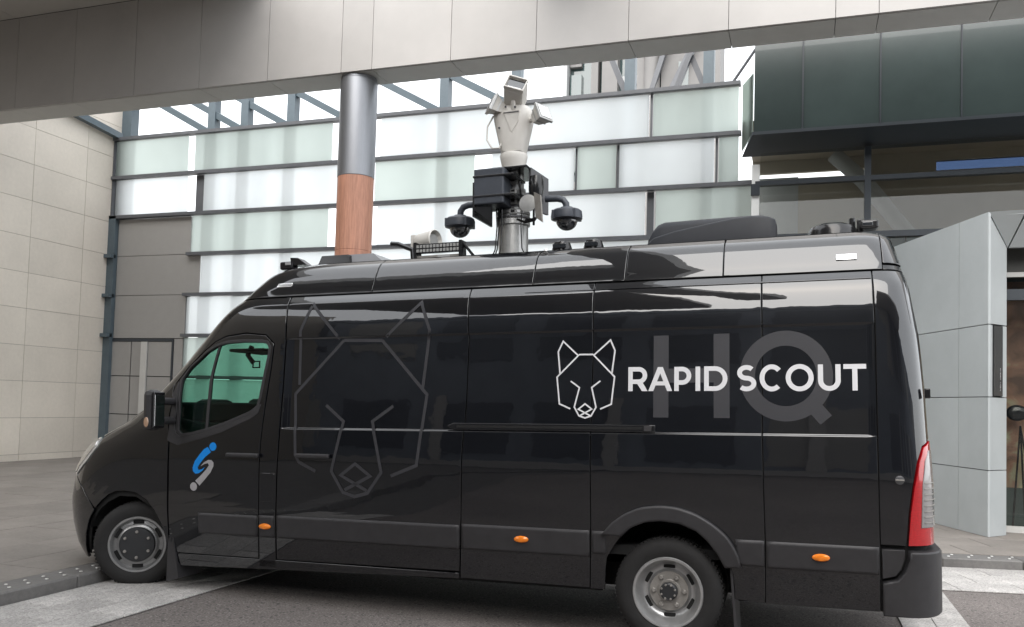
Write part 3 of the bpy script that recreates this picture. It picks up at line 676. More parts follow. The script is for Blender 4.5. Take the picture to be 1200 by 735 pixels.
def panel(name, poly, m, parent, holes=(), off=0.0, thick=.024, gap=.0035, bev=.0035, grid=.055, far=False, dense=True):
    poly = np.array(poly, float)
    if area(poly) < 0: poly = poly[::-1]
    hs = []
    for h in holes:
        h = np.array(h, float)
        hs.append(h if area(h) < 0 else h[::-1])
    outer = rowcut(densify(offset(poly, gap), .045)) if dense else densify(offset(poly, gap), .045); loops0 = [outer]+[densify(offset(h, gap*.3), .04) for h in hs]
    inner = [offset(l_, bev) for l_ in loops0]
    lo, hi = poly.min(0), poly.max(0)
    sv = np.arange(lo[0]+.01, hi[0], grid); zv = list(np.arange(lo[1]+.01, hi[1], grid))
    if dense and lo[0] < 3.1:
        zv = sorted([z for z in zv if abs(z-1.359) > .02 and abs(z-2.041) > .02]+[z for z in ROWS if lo[1] < z < hi[1]])
        if hi[0] > 2.7: sv = np.array(sorted([s for s in sv if not 2.70 < s < 2.94]+list(np.arange(2.70, 2.94, .012))))
        if hi[0] > 2.7: zv = sorted(zv+[z for z in np.arange(1.375, 1.45, .008)])
    G = np.stack(np.meshgrid(sv, zv), -1).reshape(-1, 2)
    keep = inpoly(G, inner[0]) & (dpoly(G, inner[0]) > .006)
    for h in inner[1:]: keep &= ~inpoly(G, h) & (dpoly(G, h) > .008)
    G = G[keep]
    pts = np.concatenate(inner+[G]); edges = []; base = 0
    for l_ in inner:
        n = len(l_); edges += [(base+i, base+(i+1) % n) for i in range(n)]; base += n
    vv, ee, ff, ov, oe, of = delaunay_2d_cdt([Vector(p) for p in pts], edges, [], 0, 1e-6)
    vv = np.array([tuple(v) for v in vv]); F = np.array([f for f in ff if len(f) == 3])
    cen = vv[F].mean(1); k = inpoly(cen, inner[0])
    for h in inner[1:]: k &= ~inpoly(cen, h)
    F = F[k]
    p, nrm = PN(vv[:, 0], vv[:, 1]); verts = [p-nrm*off]; normals = [nrm]; faces = [tuple(f) for f in F]; nb = len(vv)
    tri = verts[0][F]; flip = (np.cross(tri[:, 1]-tri[:, 0], tri[:, 2]-tri[:, 0])*nrm[F[:, 0]]).sum() < 0
    if flip: faces = [f[::-1] for f in faces]
    for l_, li in zip(loops0, inner):
        n = len(l_); pi, ni = PN(li[:, 0], li[:, 1]); po, no = PN(l_[:, 0], l_[:, 1])
        tang = po-pi; tang /= np.linalg.norm(tang, axis=1, keepdims=True)+1e-9
        n1 = ni; n2 = ni+tang*.9; n2 /= np.linalg.norm(n2, axis=1, keepdims=True)
        rings = [(pi-ni*off, n1), (po-no*(off+bev*.8), n2), (po-no*(off+bev*.8), tang), (po-no*(off+thick), tang)]
        ids = []
        for q, nn in rings: ids.append(nb); verts.append(q); normals.append(nn); nb += n
        for r0, r1 in ((0, 1), (2, 3)):
            for i in range(n):
                j = (i+1) % n; f = (ids[r0]+i, ids[r0]+j, ids[r1]+j, ids[r1]+i); faces.append(f if flip else f[::-1])
    verts = np.concatenate(verts); normals = np.concatenate(normals)
    if far: verts[:, 1] = 2*WH-verts[:, 1]; normals[:, 1] *= -1; faces = [f[::-1] for f in faces]
    me = bpy.data.meshes.new(name); me.from_pydata(verts.tolist(), [], [tuple(int(i) for i in f) for f in faces]); me.materials.append(m)
    me.update()
    for pl in me.polygons: pl.use_smooth = True
    me.normals_split_custom_set_from_vertices([tuple(v) for v in normals])
    return link(bpy.data.objects.new(name, me), parent)
def ribbon(path, w, step=.04, closed=False):
    """list of quads (in s,z) following a polyline with mitred corners"""
    p = np.array(path, float)
    if closed: p = np.vstack([p, p[:1]])
    q = densify(p, step, closed=False)
    e = np.diff(q, axis=0); e /= np.linalg.norm(e, axis=1, keepdims=True)+1e-9; n = np.stack([-e[:, 1], e[:, 0]], 1)
    m = np.zeros_like(q); m[0] = n[0]; m[-1] = n[-1]; mm_ = n[:-1]+n[1:]; m[1:-1] = mm_/np.maximum((mm_*n[:-1]).sum(1), .6)[:, None]
    if closed: c = n[0]+n[-1]; c /= max((c*n[0]).sum(), .6); m[0] = m[-1] = c
    return q+m*w/2, q-m*w/2
def decal(name, m, parent, strokes, lift=.0012, fills=()):
    verts = []; faces = []; nv = 0; nrm = []
    for k, st in enumerate(strokes):
        path, wd = st[0], st[1]; cl = len(st) > 2 and st[2]
        A, B = ribbon(path, wd, closed=cl); n = len(A)
        for Q in (A, B):
            p, nn = PN(Q[:, 0], Q[:, 1]); verts.append(p+nn*(lift+.0004*k)); nrm.append(nn)
        for i in range(n-1): faces.append((nv+i, nv+i+1, nv+n+i+1, nv+n+i))
        nv += 2*n
    for k, f in enumerate(fills):
        pl = densify(f, .03); 
        G = np.stack(np.meshgrid(np.arange(pl[:, 0].min(), pl[:, 0].max(), .03), np.arange(pl[:, 1].min(), pl[:, 1].max(), .03)), -1).reshape(-1, 2)
        G = G[inpoly(G, pl) & (dpoly(G, pl) > .006)]
        P_ = np.concatenate([pl, G]); n = len(pl)
        vv, ee, ff, *_ = delaunay_2d_cdt([Vector(a) for a in P_], [(i, (i+1) % n) for i in range(n)], [], 0, 1e-6)
        vv = np.array([tuple(v) for v in vv]); p, nn = PN(vv[:, 0], vv[:, 1]); verts.append(p+nn*(lift+.0002+.0004*(k+len(strokes)))); nrm.append(nn)
        for t in ff:
            if len(t) == 3 and inpoly(vv[list(t)].mean(0)[None], pl)[0]: faces.append(tuple(nv+i for i in t))
        nv += len(vv)
    verts = np.concatenate(verts); nrm = np.concatenate(nrm)
    me = bpy.data.meshes.new(name); me.from_pydata(verts.tolist(), [], [tuple(int(i) for i in f) for f in faces]); me.materials.append(m); me.update()
    bm = bmesh.new(); bm.from_mesh(me); bm.faces.ensure_lookup_table(); bm.normal_update()
    for f in bm.faces:
        if f.normal.dot(Vector(nrm[f.verts[0].index])) < 0: f.normal_flip()
        f.smooth = True
    bm.to_mesh(me); bm.free(); me.normals_split_custom_set_from_vertices([tuple(v) for v in nrm])
    return link(bpy.data.objects.new(name, me), parent)
PA = M['paint']
TOP = 2.383
door_out = [(3.930,.365),(3.952,.529),(3.948,.956),(3.948,1.226),(3.96,1.565),(4.019,1.689),(3.919,1.833),(3.762,1.965),(3.645,2.035),(3.511,2.073),(3.271,2.093),(3.095,2.075),(3.016,2.006),(3.028,1.828),(3.067,1.501),(3.091,1.241),(3.099,.981),(3.102,.723),(3.112,.365)]
win = [(3.875,1.328),(3.875,1.475),(3.925,1.657),(3.950,1.737),(3.89,1.839),(3.718,1.962),(3.604,2.007),(3.483,2.029),(3.291,2.035),(3.12,2.029),(3.073,2.016),(3.051,1.983),(3.058,1.916),(3.085,1.763),(3.112,1.599),(3.133,1.522),(3.195,1.478),(3.399,1.4),(3.582,1.343),(3.743,1.305),(3.839,1.297)]
slideF = [(2.932,TOP-.005),(2.92,2.245),(2.91,2.024),(2.912,1.696),(2.922,1.372),(2.939,.986),(2.948,.665),(2.957,.365)]
def ws(z): return float(np.interp(z, ZF, VF)-np.interp(z, RZ, RV)+.68)
zc = lambda z: (float(scen(z)), z)
def skin(far):
    # cab door
    dd = panel('cab_door', door_out, PA, van, holes=[win], far=far)
    ring_o = np.array(offset(np.array(win)[::-1], -.012)) if area(np.array(win)) < 0 else offset(np.array(win), -.012)
    wa = np.array(win) if area(np.array(win)) > 0 else np.array(win)[::-1]
    panel('window_seal', offset(wa, -.012), M['plastic'], dd, holes=[offset(wa, .012)], off=-.003, thick=.03, gap=0, far=far)
    panel('window_pane', offset(wa, .004), M['tint'], dd, off=.016, thick=.004, gap=0, bev=.001, far=far)
    panel('window_divider', [(3.590,2.022),(3.566,2.022),(3.590,1.335),(3.614,1.335)], M['plastic'], dd, off=.006, thick=.02, gap=0, far=far)
    panel('belt_trim', [(3.967,1.253),(3.932,1.238),(3.864,1.216),(3.645,1.268),(3.447,1.322),(3.194,1.424),(3.119,1.474),(3.102,1.54),(3.122,1.535),(3.195,1.462),(3.399,1.386),(3.582,1.329),(3.743,1.291),(3.839,1.283),(3.885,1.31),(3.90,1.40),(3.945,1.40)], M['plastic'], dd, off=-.006, thick=.03, gap=0, far=far)
    # mirror-base triangle
    panel('mirror_base', [(3.945,1.41),(3.90,1.41),(3.887,1.475),(3.945,1.70),(3.962,1.72),(3.985,1.62),(3.952,1.55)], M['plastic'], dd, off=-.010, thick=.03, gap=0, far=far)
    # cab shell: B pillar, roof above the cab, A pillar
    zw = [1.60, 1.75, 1.9, 2.05, 2.14]
    cs = [(3.118,.30)]+[(x+.002, z) for x, z in door_out[::-1]][1:14]+[(4.025,1.69),(3.968,1.565)]+[(ws(1.56), 1.56)]+[(ws(z), z) for z in zw]
    top = [zc(2.16), zc(2.26), zc(TOP-.005)]
    if far: return dd
    return dd
dn = skin(False); skin(True)
def mir(poly):       # mirror a polygon across the front centre line (param space)
    return [(2*float(scen(z))-s, z) for s, z in poly]
def mirr(poly):
    return [(2*float(srear(z))-s, z) for s, z in poly]
# cab shell over both sides in one piece
near = [(2.957,.30)]+[(x+.002, z) for x, z in slideF[::-1]]
doorline = [(3.118,.30)]+[(x-.001 if z < 2.0 else x, z) for x, z in door_out[::-1][0:6]]+[(3.014,2.008),(3.093,2.078),(3.271,2.097),(3.511,2.077),(3.648,2.038),(3.766,1.968),(3.923,1.836),(4.024,1.69),(3.965,1.565)]
wsl = [(ws(1.565), 1.565)]+[(ws(z), z) for z in (1.7, 1.85, 2.0, 2.12)]
wtop = [(float(scen(2.17))-.6, 2.16), (float(scen(2.19))-.3, 2.19)]
half = doorline+wsl+wtop
full = half+[zc(2.195)]+mir(half)[::-1]+mir(near)[0:1]+mir(near)[1:]+[]
# polygon order: near half front edge, across, far half back, then top edge back to the near seam
topedge = [(2*float(scen(TOP-.005))-2.932, TOP-.005)]
poly_cab = half+[zc(2.195)]+mir(half)[::-1]+mir(near)+[(2.932+.002, TOP-.005)]+near[::-1][1:]
panel('cab_shell', poly_cab, PA, van, grid=.05)
# windscreen
wsn = [(ws(z)+.012, z) for z in (1.565, 1.7, 1.85, 2.0, 2.115)]+[(float(scen(2.17))-.6, 2.15), (float(scen(2.19))-.3, 2.18), zc(2.185)]
panel('windscreen', wsn+mir(wsn[:-1])[::-1], M['wind'], van, off=.004, thick=.005, gap=.002, bev=.001)
# wings, bonnet, bumper
arch = [(3.957,.27),(3.972,.343),(3.990,.479),(4.022,.586),(4.08,.685),(4.165,.772),(4.27,.825),(4.38,.838),(4.461,.829),(4.523,.80),(4.587,.75),(4.65,.68)]
wing = [(3.957,.36),(3.957,.956),(3.953,1.226),(3.965,1.56),(ws(1.56),1.56),(float(scen(1.5))-.98,1.5),(float(scen(1.35))-.98,1.35),(4.66,1.262),(4.66,1.19),(4.76,1.067),(4.84,1.0),(4.92,.935),(4.80,.845),(4.74,.775),(4.69,.72),(4.655,.68)]+arch[::-1][1:]
bon = [(ws(1.56)+.004,1.553),(float(scen(1.5))-.97,1.495),(float(scen(1.35))-.97,1.345),(4.67,1.268),(4.86,1.272),(5.0,1.245),(5.18,1.16),(5.3,1.08),(5.4,1.06),zc(1.06)]
for f in (False, True): wg = panel('front_wing', wing, PA, van, far=f); 
panel('bonnet', bon+mir(bon[:-1])[::-1], PA, van)
bmp = [(4.697,.725),(4.745,.78),(4.803,.847),(4.925,.938),(5.1,.935),(5.25,1.0),(5.38,1.05),zc(1.05)]
bmpl = [(4.66,.672),(4.72,.58),(4.762,.47),(4.785,.36),(4.80,.25)]
half_b = bmpl[::-1]+bmp
fbp = panel('front_bumper', half_b+mir(half_b[:-1])[::-1], M['paint'], van)
panel('grille', [(5.3,.70),zc(.70)]+mir([(5.3,.70),(5.45,.98)])+[zc(.98),(5.45,.98)], M['plastic'], fbp, off=-.004, gap=0)
hl = [(4.70,1.258),(4.668,1.19),(4.768,1.070),(4.85,1.005),(4.93,.943),(5.1,.943),(5.25,1.008),(5.28,1.08),(5.17,1.15),(5.0,1.235),(4.86,1.262)]
for f in (False, True):
    h = panel('headlight', hl, M['lens'], van, off=-.004, far=f)
    panel('lamp_bezel', [(4.72,1.245),(4.70,1.19),(4.80,1.08),(4.88,1.02),(4.95,.96),(4.99,.97),(4.93,1.04),(4.85,1.11),(4.77,1.2)], M['chrome'], h, off=-.010, thick=.01, gap=0, far=f)
# flank panels
slide = [(x-.001, z) for x, z in slideF]+[(1.454,.376),(1.434,.736),(1.428,1.21),(1.406,1.567),(1.402,1.977),(1.420,TOP-.005)]
c3 = [(1.452,.33),(1.434,.736),(1.428,1.21),(1.406,1.567),(1.402,1.977),(1.420,TOP-.005),(.505,TOP-.005),(.498,1.94),(.508,1.341),(.507,.723),(.52,.33)]
rarch = [(.418,.325),(.409,.463),(.398,.543),(.349,.619),(.30,.69)]+[(.47*math.cos(t), .343+.47*math.sin(t)) for t in [R(a) for a in range(50, 150, 8)]]+[(-.39,.53),(-.405,.45),(-.408,.325)]
c4 = [(.52,.325),(.507,.723),(.508,1.341),(.498,1.94),(.505,TOP-.005),(-.591,TOP-.005),(-.592,2.064),(-.588,1.356),(-.60,.71),(-.596,.31)]+rarch[::-1]
c5 = [(-.596,.31),(-.60,.71),(-.588,1.356),(-.592,2.064),(-.591,TOP-.005),(-1.242,TOP-.005),(-1.244,2.238),(-1.249,2.065),(-1.249,1.365),(-1.255,.72),(-1.257,.313)]
sill = [(3.845,.262),(3.955,.36),(1.456,.368),(1.454,.325)]
for f in (False, True):
    sdn = panel('sliding_door' if not f else 'side_panel', slide, PA, van, far=f)
    if not f: slide_o = sdn
    panel('side_panel', c3, PA, van, far=f); panel('side_panel', c4, PA, van, far=f); panel('side_panel', c5, PA, van, far=f)
    panel('sill', sill, PA, van, far=f)
# rear corner + back (both sides round)
lampn = [(-1.83,1.335),(-1.62,1.335),(-1.513,1.295),(-1.473,1.207),(-1.440,1.058),(-1.418,.908),(-1.402,.715),(-1.83,.715)]
rearh = [(-1.255,.715),(-1.249,1.365),(-1.249,2.065),(-1.244,2.238),(-1.242,TOP-.005)]
rc = rearh+[(float(srear(TOP-.005)), TOP-.005)]+mirr(rearh)[::-1]+[(2*float(srear(.715))+1.402-0,.715)]
half_r = [(float(srear(.715)),.715),(-1.835,.715),(-1.835,1.34),(-1.62,1.34),(-1.508,1.298),(-1.468,1.207),(-1.435,1.058),(-1.413,.908),(-1.398,.715)]+rearh
hr = half_r[1:]
polyr = hr+[(float(srear(TOP-.005)), TOP-.005)]+mirr(hr)[::-1]
panel('rear_body', polyr, PA, van)
for f in (False, True):
    tl = panel('tail_lamp', lampn, M['red'], van, off=-.006, far=f, dense=False)
    panel('clear_section', [(-1.83,1.275),(-1.56,1.275),(-1.520,1.216),(-1.49,1.075),(-1.478,.823),(-1.83,.823)], M['taillens'], tl, off=-.010, thick=.012, gap=0, far=f, dense=False)
    for k in range(8):
        z = .85+.033*k; panel('lens_rib', [(-1.50,z),(-1.66,z),(-1.66,z+.006),(-1.50,z+.006)], M['rimdark'], tl, off=-.0125, thick=.006, gap=0, bev=.0006, far=f, dense=False)
# rear bumper
bc = [(-1.26,.695),(-1.389,.695),(-1.389,.642),(-1.37,.576),(-1.338,.533),(-1.262,.512)]
bb = [(-1.405,.69),(-1.402,.642),(-1.380,.570),(-1.345,.522),(-1.262,.500),(-1.262,.30)]
bbf = bb[::-1]+[(float(srear(.69)),.69)]+mirr(bb)[:-1]+[(2*float(srear(.3))+1.262,.30),(float(srear(.3)),.30)]
for f in (False, True): panel('bumper_corner', bc, M['plastic'], van, off=-.008, far=f, thick=.04)
panel('rear_bumper', bbf, M['plastic'], van, off=-.045, thick=.09, gap=.004, bev=.012)
# rub strips
def strip(x0, x1, z0, z1, f=False): return panel('rub_strip', [(x0,z0),(x1,z0),(x1,z1),(x0,z1)], M['plastic'], van, off=-.020, thick=.035, gap=.002, bev=.020, far=f)
for f in (False, True):
    strip(3.115, 3.66, .53, .695, f); strip(2.962, 3.098, .53, .70, f); strip(1.446, 2.94, .53, .705, f); strip(.514, 1.428, .535, .715, f); strip(.405, .500, .56, .714, f)
    strip(-.597, -.42, .54, .707, f); strip(-1.250, -.606, .535, .705, f)
    fl_o = [(.43,.695)]+[(.357,.777),(.28,.835),(.171,.883),(.049,.899),(-.069,.891),(-.185,.855),(-.288,.796),(-.371,.727),(-.412,.666),(-.441,.605),(-.456,.536)]
    fl_o = [fl_o[0]]+round_poly(fl_o[1:], .045, idx=range(1, 10))
    fl_i = [(.298,.692),(.236,.748),(.137,.790),(.039,.803),(-.079,.790),(-.184,.749),(-.255,.689),(-.317,.608),(-.357,.53)]
    panel('wheel_arch_flare', fl_o+fl_i[::-1], M['plastic'], van, off=-.05, thick=.09, gap=0, bev=.014, far=f)
# inner dark shell behind the gaps
ish = [(3.94,.27),(3.99,.343),(4.01,.479),(4.06,.60),(4.15,.72),(4.30,.79),(4.45,.79),(4.56,.73),(4.64,.66),(4.72,.55),(4.76,.4),(4.8,.27),(5.3,.27),(5.4,1.05),(5.0,1.22),(float(scen(1.5))-.95,1.5),(ws(1.56)-.01,1.56),(ws(1.7)-.01,1.7),(ws(2.1)-.01,2.1),(ws(2.3)+.2,2.3),(ws(2.5)+.2,2.5),(3.7,2.655),(-1.5,2.655),(-1.75,2.4),(-1.8,1.5),(-1.8,.31),(-.43,.31),(-.42,.5),(-.36,.66),(-.2,.78),(0,.82),(.2,.78),(.32,.66),(.40,.6),(.43,.45),(.44,.31),(3.0,.30)]
wbig = offset(np.array(win)[::-1] if area(np.array(win)) < 0 else np.array(win), -.02)
for f in (False, True): panel('inner_shell', ish, M['under'], van, holes=[wbig], off=.03, thick=.01, gap=0, far=f, grid=.08)
# raised roof pod
js = [2.236, .962, .304, -.346, -1.306]
zt = 2.671
def vsn(s, n=6, up=True):
    z = np.linspace(2.384, zt, n); z = z if up else z[::-1]; return [(s, float(q)) for q in z]
frontp = vsn(js[0]+.0)+[]
fz = np.linspace(2.384, 2.655, 5)
poly_rf = [(js[0], 2.384), (js[0], zt), (float(scen(zt)), zt), (2*float(scen(zt))-js[0], zt), (2*float(scen(2.384))-js[0], 2.384), (float(scen(2.384)), 2.384)]
panel('roof_pod_panel', poly_rf, PA, van, grid=.04, dense=False, bev=.004)
for f in (False, True):
    for a, b in zip(js, js[1:]): panel('roof_pod_panel', [(a,2.384),(b,2.384),(b,zt),(a,zt)], PA, van, grid=.04, dense=False, far=f)
pe = [(js[-1],2.384),(js[-1],zt)]
panel('roof_pod_panel', [(js[-1],2.425),(js[-1],zt),(float(srear(zt)),zt)]+[(2*float(srear(zt))-js[-1],zt),(2*float(srear(2.425))-js[-1],2.425),(float(srear(2.425)),2.425)], PA, van, grid=.04, dense=False)
panel('roof_pod_lip', [(js[-1],2.384),(js[-1],2.42),(-1.62,2.42),(-1.62,2.384)], M['gloss'], van, off=.004, grid=.04, dense=False)
# roof sheet
q = []
for s in np.linspace(-1.2, 3.0, 30): q.append(Pt(s, 2.6705))
ed = [Vector(Pt(s, 2.6705)) for s in np.linspace(float(srear(2.67))+.05, float(scen(2.67))-.02, 70)]
bm = bmesh.new(); va = [bm.verts.new(v) for v in ed]; vb = [bm.verts.new((v.x, 2*WH-v.y, v.z)) for v in ed]
for i in range(len(va)-1): bm.faces.new((va[i], va[i+1], vb[i+1], vb[i]))
bmesh.ops.recalc_face_normals(bm, faces=bm.faces)
from_bm('roof_sheet', bm, PA, van)
# gutter sheet between body and pod
bm = bmesh.new()
for zz_ in (2.3805,):
    sv = np.linspace(float(srear(zz_)), float(scen(zz_)), 90); a = [bm.verts.new(Vector(Pt(s, zz_))) for s in sv]; b = [bm.verts.new((v.co.x, 2*WH-v.co.y, v.co.z)) for v in a]
    for i in range(len(a)-1): bm.faces.new((a[i], a[i+1], b[i+1], b[i]))
from_bm('gutter_sheet', bm, M['under'], van)
panel('roof_edge_strip', [(1.0,2.322),(-1.235,2.322),(-1.235,2.330),(1.0,2.330)], PA, van, off=-.004, thick=.006, gap=0, bev=.0015, dense=False)
# handles, rail, markers
def vbox(name, m, parent, x0, x1, d0, d1, z0, z1, bev=0.0, sub=None): return box(name, m, parent, -max(x0, x1), -min(x0, x1), min(d0, d1), max(d0, d1), min(z0, z1), max(z0, z1), bev)
hd = vbox('door_handle', M['plastic'], dn, 3.085, 3.375, -.055, -.028, 1.135, 1.168, .010)
for x in (3.10, 3.335): vbox('handle_mount', M['plastic'], dn, x, x+.025, -.03, -.005, 1.138, 1.165, .003)
vbox('door_handle', M['plastic'], slide_o, 2.47, 2.755, -.055, -.028, 1.142, 1.175, .010)
for x in (2.485, 2.715): vbox('handle_mount', M['plastic'], slide_o, x, x+.025, -.03, -.005, 1.145, 1.172, .003)
rl = [(1.55,1.388),(1.50,1.412),(.078,1.410),(.078,1.363),(1.49,1.364)]
rail = panel('door_rail', rl, M['gloss'], van, off=-.012, thick=.02, gap=0, bev=.005)
panel('rail_slot', [(1.47,1.397),(.16,1.396),(.16,1.380),(1.47,1.380)], M['under'], rail, off=-.0135, thick=.003, gap=0, bev=.001)
panel('rail_end', [(.15,1.403),(.10,1.403),(.10,1.371),(.15,1.371)], M['plastic'], rail, off=-.016, thick=.006, gap=0, bev=.002)
for x, z in ((3.030,.617),(.985,.632),(-.923,.624)):
    lathe('side_marker', M['orange'], van, [(.052, -.002), (.050, .006), (.038, .013), (0, .017)], (0, -1, 0), V(x, -.014, z), 28, ref=(1, 0, 0), sc2=.45)
lathe('filler_lock', M['mastdark'], van, [(.026, 0), (.026, .008), (.018, .011), (0, .011)], (0, -1, 0), V(-1.366, -.008, 1.102), 24)
vbox('lock_bar', M['rimdark'], van, -1.39, -1.342, -.022, -.015, 1.098, 1.106, .002)
for (x0, x1, z0, z1) in ((2.962, 3.15, 2.462, 2.495), (-1.160, -1.04, 2.456, 2.494)):
    c_ = panel('roof_marker_lamp', [(x0,z0),(x1,z0),(x1,z1),(x0,z1)], M['chrome'], van, off=-.008, thick=.012, gap=0, bev=.003, dense=False)
    panel('marker_lens', [(x0+.014,z0+.008),(x1-.014,z0+.008),(x1-.014,z1-.008),(x0+.014,z1-.008)], M['reflector'], c_, off=-.0095, thick=.004, gap=0, bev=.001, dense=False)
vbox('rear_hinge', M['gloss'], van, -1.52, -1.552, .085, .11, 1.585, 1.645, .006)
# seams of fuel flap
panel('fuel_flap', [(3.085,.80),(2.968,.806),(2.93+.03,1.02),(3.085,1.02)], PA, van, off=-.003, gap=.001, thick=.01)
# mirror
mr = vbox('door_mirror', M['plastic'], van, 3.892, 3.985, -.275, -.13, 1.335, 1.65, .042)
vbox('mirror_rim', M['gloss'], mr, 3.878, 3.900, -.265, -.14, 1.352, 1.633, .010)
vbox('mirror_glass', M['chrome'], mr, 3.874, 3.879, -.255, -.15, 1.37, 1.61, .002)
for z_ in (1.41, 1.56): tube('mirror_arm', M['plastic'], mr, [V(3.90, -.15, z_), V(3.91, -.06, z_), V(3.925, .01, z_)], .030, 10)
lathe('indicator_lens', M['amber'], mr, [(.022, 0), (.019, .006), (0, .009)], (0, -1, 0), V(3.938, -.273, 1.40), 20, ref=(1, 0, 0), sc2=1.8)
# mirror glass faces the rear
# ---- wheels
def wheel(name, x, d, z, r, kind, steer=0.0, far=False):
    wroot = bpy.data.objects.new(name, None); link(wroot, van); wroot.location = V(x, d, z); wroot.rotation_euler = (0, 0, (math.pi if far else 0)+steer)
    hw = .098
    ax = (0, -1, 0)
    tw = [(.215, -hw*.9), (.235, -hw), (.285, -hw*1.06), (r-.03, -hw*.98), (r-.008, -hw*.78), (r, -hw*.55)]
    prof = tw+[(r, hw*.55), (r-.008, hw*.78), (r-.03, hw*.98), (.285, hw*1.06), (.235, hw), (.215, hw*.9), (.205, hw*.6)]
    lathe('tyre', M['rubber'], wroot, prof, ax, (0, 0, 0), 72)
    bm = bmesh.new()          # tread blocks on the shoulder
    for k in range(72):
        a = 2*math.pi*k/72; c, s_ = math.cos(a), math.sin(a)
        for yy0, yy1 in ((-hw*.62, -hw*.1), (hw*.1, hw*.62)):
            vsx = []
            for rr in (r-.004, r+.006):
                for da in (-.024, .024):
                    for y_ in (yy0, yy1): vsx.append(bm.verts.new((rr*math.cos(a+da), y_, rr*math.sin(a+da))))
            for f in ((4, 5, 7, 6), (0, 1, 5, 4), (2, 6, 7, 3), (0, 4, 6, 2), (1, 3, 7, 5)): bm.faces.new([vsx[i] for i in f])
    bmesh.ops.recalc_face_normals(bm, faces=bm.faces); tb = from_bm('tread_blocks', bm, M['rubber'], wroot); tb['kind'] = 'stuff'
    if kind == 'front':
        lathe('rim', M['rimfront'], wroot, [(.222, hw*.80), (.226, hw*.93), (.222, hw*1.0), (.208, hw*.98), (.198, hw*.80), (.190, hw*.55), (.165, hw*.60), (.155, hw*.72), (.135, hw*.78), (0, hw*.78)], ax, (0, 0, 0), 60)
        for k in range(6):
            a = R(60*k+30); bm = bmesh.new(); bm_box(bm, -.042, .042, -.004, .004, -.016, .016, .0039)
            o = from_bm('hand_hole', bm, M['under'], wroot); o.rotation_euler = (0, -a, 0); o.rotation_euler = (0, math.pi/2-a, 0); o.location = (.178*math.cos(a), -hw*.60, .178*math.sin(a))
        lathe('hub_cap', M['cap'], wroot, [(.137, hw*.76), (.140, hw*.95), (.132, hw*1.10), (.115, hw*1.13), (0, hw*1.13)], ax, (0, 0, 0), 6*8)
        for k in range(6):
            a = R(60*k+90); lathe('wheel_nut', M['rimdark'], wroot, [(.013, hw*1.10), (.013, hw*1.22), (.009, hw*1.28), (0, hw*1.28)], ax, (.103*math.cos(a), 0, .103*math.sin(a)), 12)
    else:
        lathe('rim', M['rim'], wroot, [(.222, hw*.80), (.227, hw*.95), (.222, hw*1.02), (.208, hw*1.0), (.200, hw*.86), (.190, hw*.60), (.180, hw*.30), (.168, hw*.12), (.152, hw*.05), (.140, hw*.06), (.130, hw*.16), (.125, hw*.24), (0, hw*.24)], ax, (0, 0, 0), 72)
        lathe('wheel_disc', M['rimdark'], wroot, [(.126, hw*.26), (.124, hw*.30), (.075, hw*.30), (.07, hw*.34), (0, hw*.34)], ax, (0, 0, 0), 60)
        for k in range(6):
            a = R(60*k+90); bm = bmesh.new(); bm_box(bm, -.038, .038, -.006, .006, -.017, .017, .0055)
            o = from_bm('hand_hole', bm, M['under'], wroot); o.rotation_euler = (R(0), math.pi/2-a, 0); o.location = (.160*math.cos(a), -hw*.07, .160*math.sin(a))
        for k in range(6):
            a = R(60*k+60); lathe('wheel_nut', M['rimdark'], wroot, [(.017, hw*.28), (.017, hw*.42), (.011, hw*.48), (0, hw*.48)], ax, (.098*math.cos(a), 0, .098*math.sin(a)), 6)
        lathe('hub', M['cap'], wroot, [(.058, hw*.3), (.056, hw*.62), (.045, hw*.70), (0, hw*.70)], ax, (0, 0, 0), 32)
        for k in range(8):
            a = R(45*k+20); lathe('hub_bolt', M['rimdark'], wroot, [(.007, hw*.6), (.007, hw*.76), (0, hw*.78)], ax, (.046*math.cos(a), 0, .046*math.sin(a)), 8)
    return wroot
wheel('wheel', 4.335, .13, .405, .338, 'front', steer=R(-30)*-1)
wheel('wheel', 4.335, 1.93, .405, .338, 'front', steer=R(30), far=True)
wheel('wheel', 0.003, .098, .343, .343, 'rear')
wheel('wheel', 0.003, 1.96, .343, .343, 'rear', far=True)
for d in (.36, 1.70): lathe('inner_tyre', M['rubber'], van, [(.2, -.1), (.32, -.1), (.343, -.06), (.343, .06), (.32, .1), (.2, .1)], (0, -1, 0), V(.003, d, .343), 48)
# wheel housings, floor, chassis
for f in (0, 1):
    d0, d1 = (.04, 1.03) if not f else (1.03, 2.02)
    for cx_, cz_, rr, nm_ in ((4.335, .40, .46, 'wheel_housing'), (.0, .343, .50, 'wheel_housing')):
        prev = None; lathe_arc = bmesh.new()
        for a in range(15, 170, 10):
            p0 = lathe_arc.verts.new(V(cx_+rr*math.cos(R(a)), d0, cz_+rr*math.sin(R(a)))); p1 = lathe_arc.verts.new(V(cx_+rr*math.cos(R(a)), d1, cz_+rr*math.sin(R(a))))
            if prev: lathe_arc.faces.new((prev[0], p0, p1, prev[1]))
            prev = (p0, p1)
        from_bm(nm_, lathe_arc, M['under'], van)
vbox('floor_pan', M['under'], van, -1.5, 3.75, .06, 2.0, .56, .62)
vbox('floor_pan', M['under'], van, 3.6, 4.95, .5, 1.56, .30, .95)
vbox('chassis_rail', M['under'], van, -1.3, 3.9, .50, .60, .27, .43); vbox('chassis_rail', M['under'], van, -1.3, 3.9, 1.46, 1.56, .27, .43)
lathe('axle', M['under'], van, [(.06, 0), (.06, 1.6)], (0, 1, 0), V(0, .2, .343), 16)
lathe('differential', M['under'], van, [(0, -.16), (.14, -.1), (.15, .1), (0, .16)], (0, 1, 0), V(0, 1.03, .343), 20)
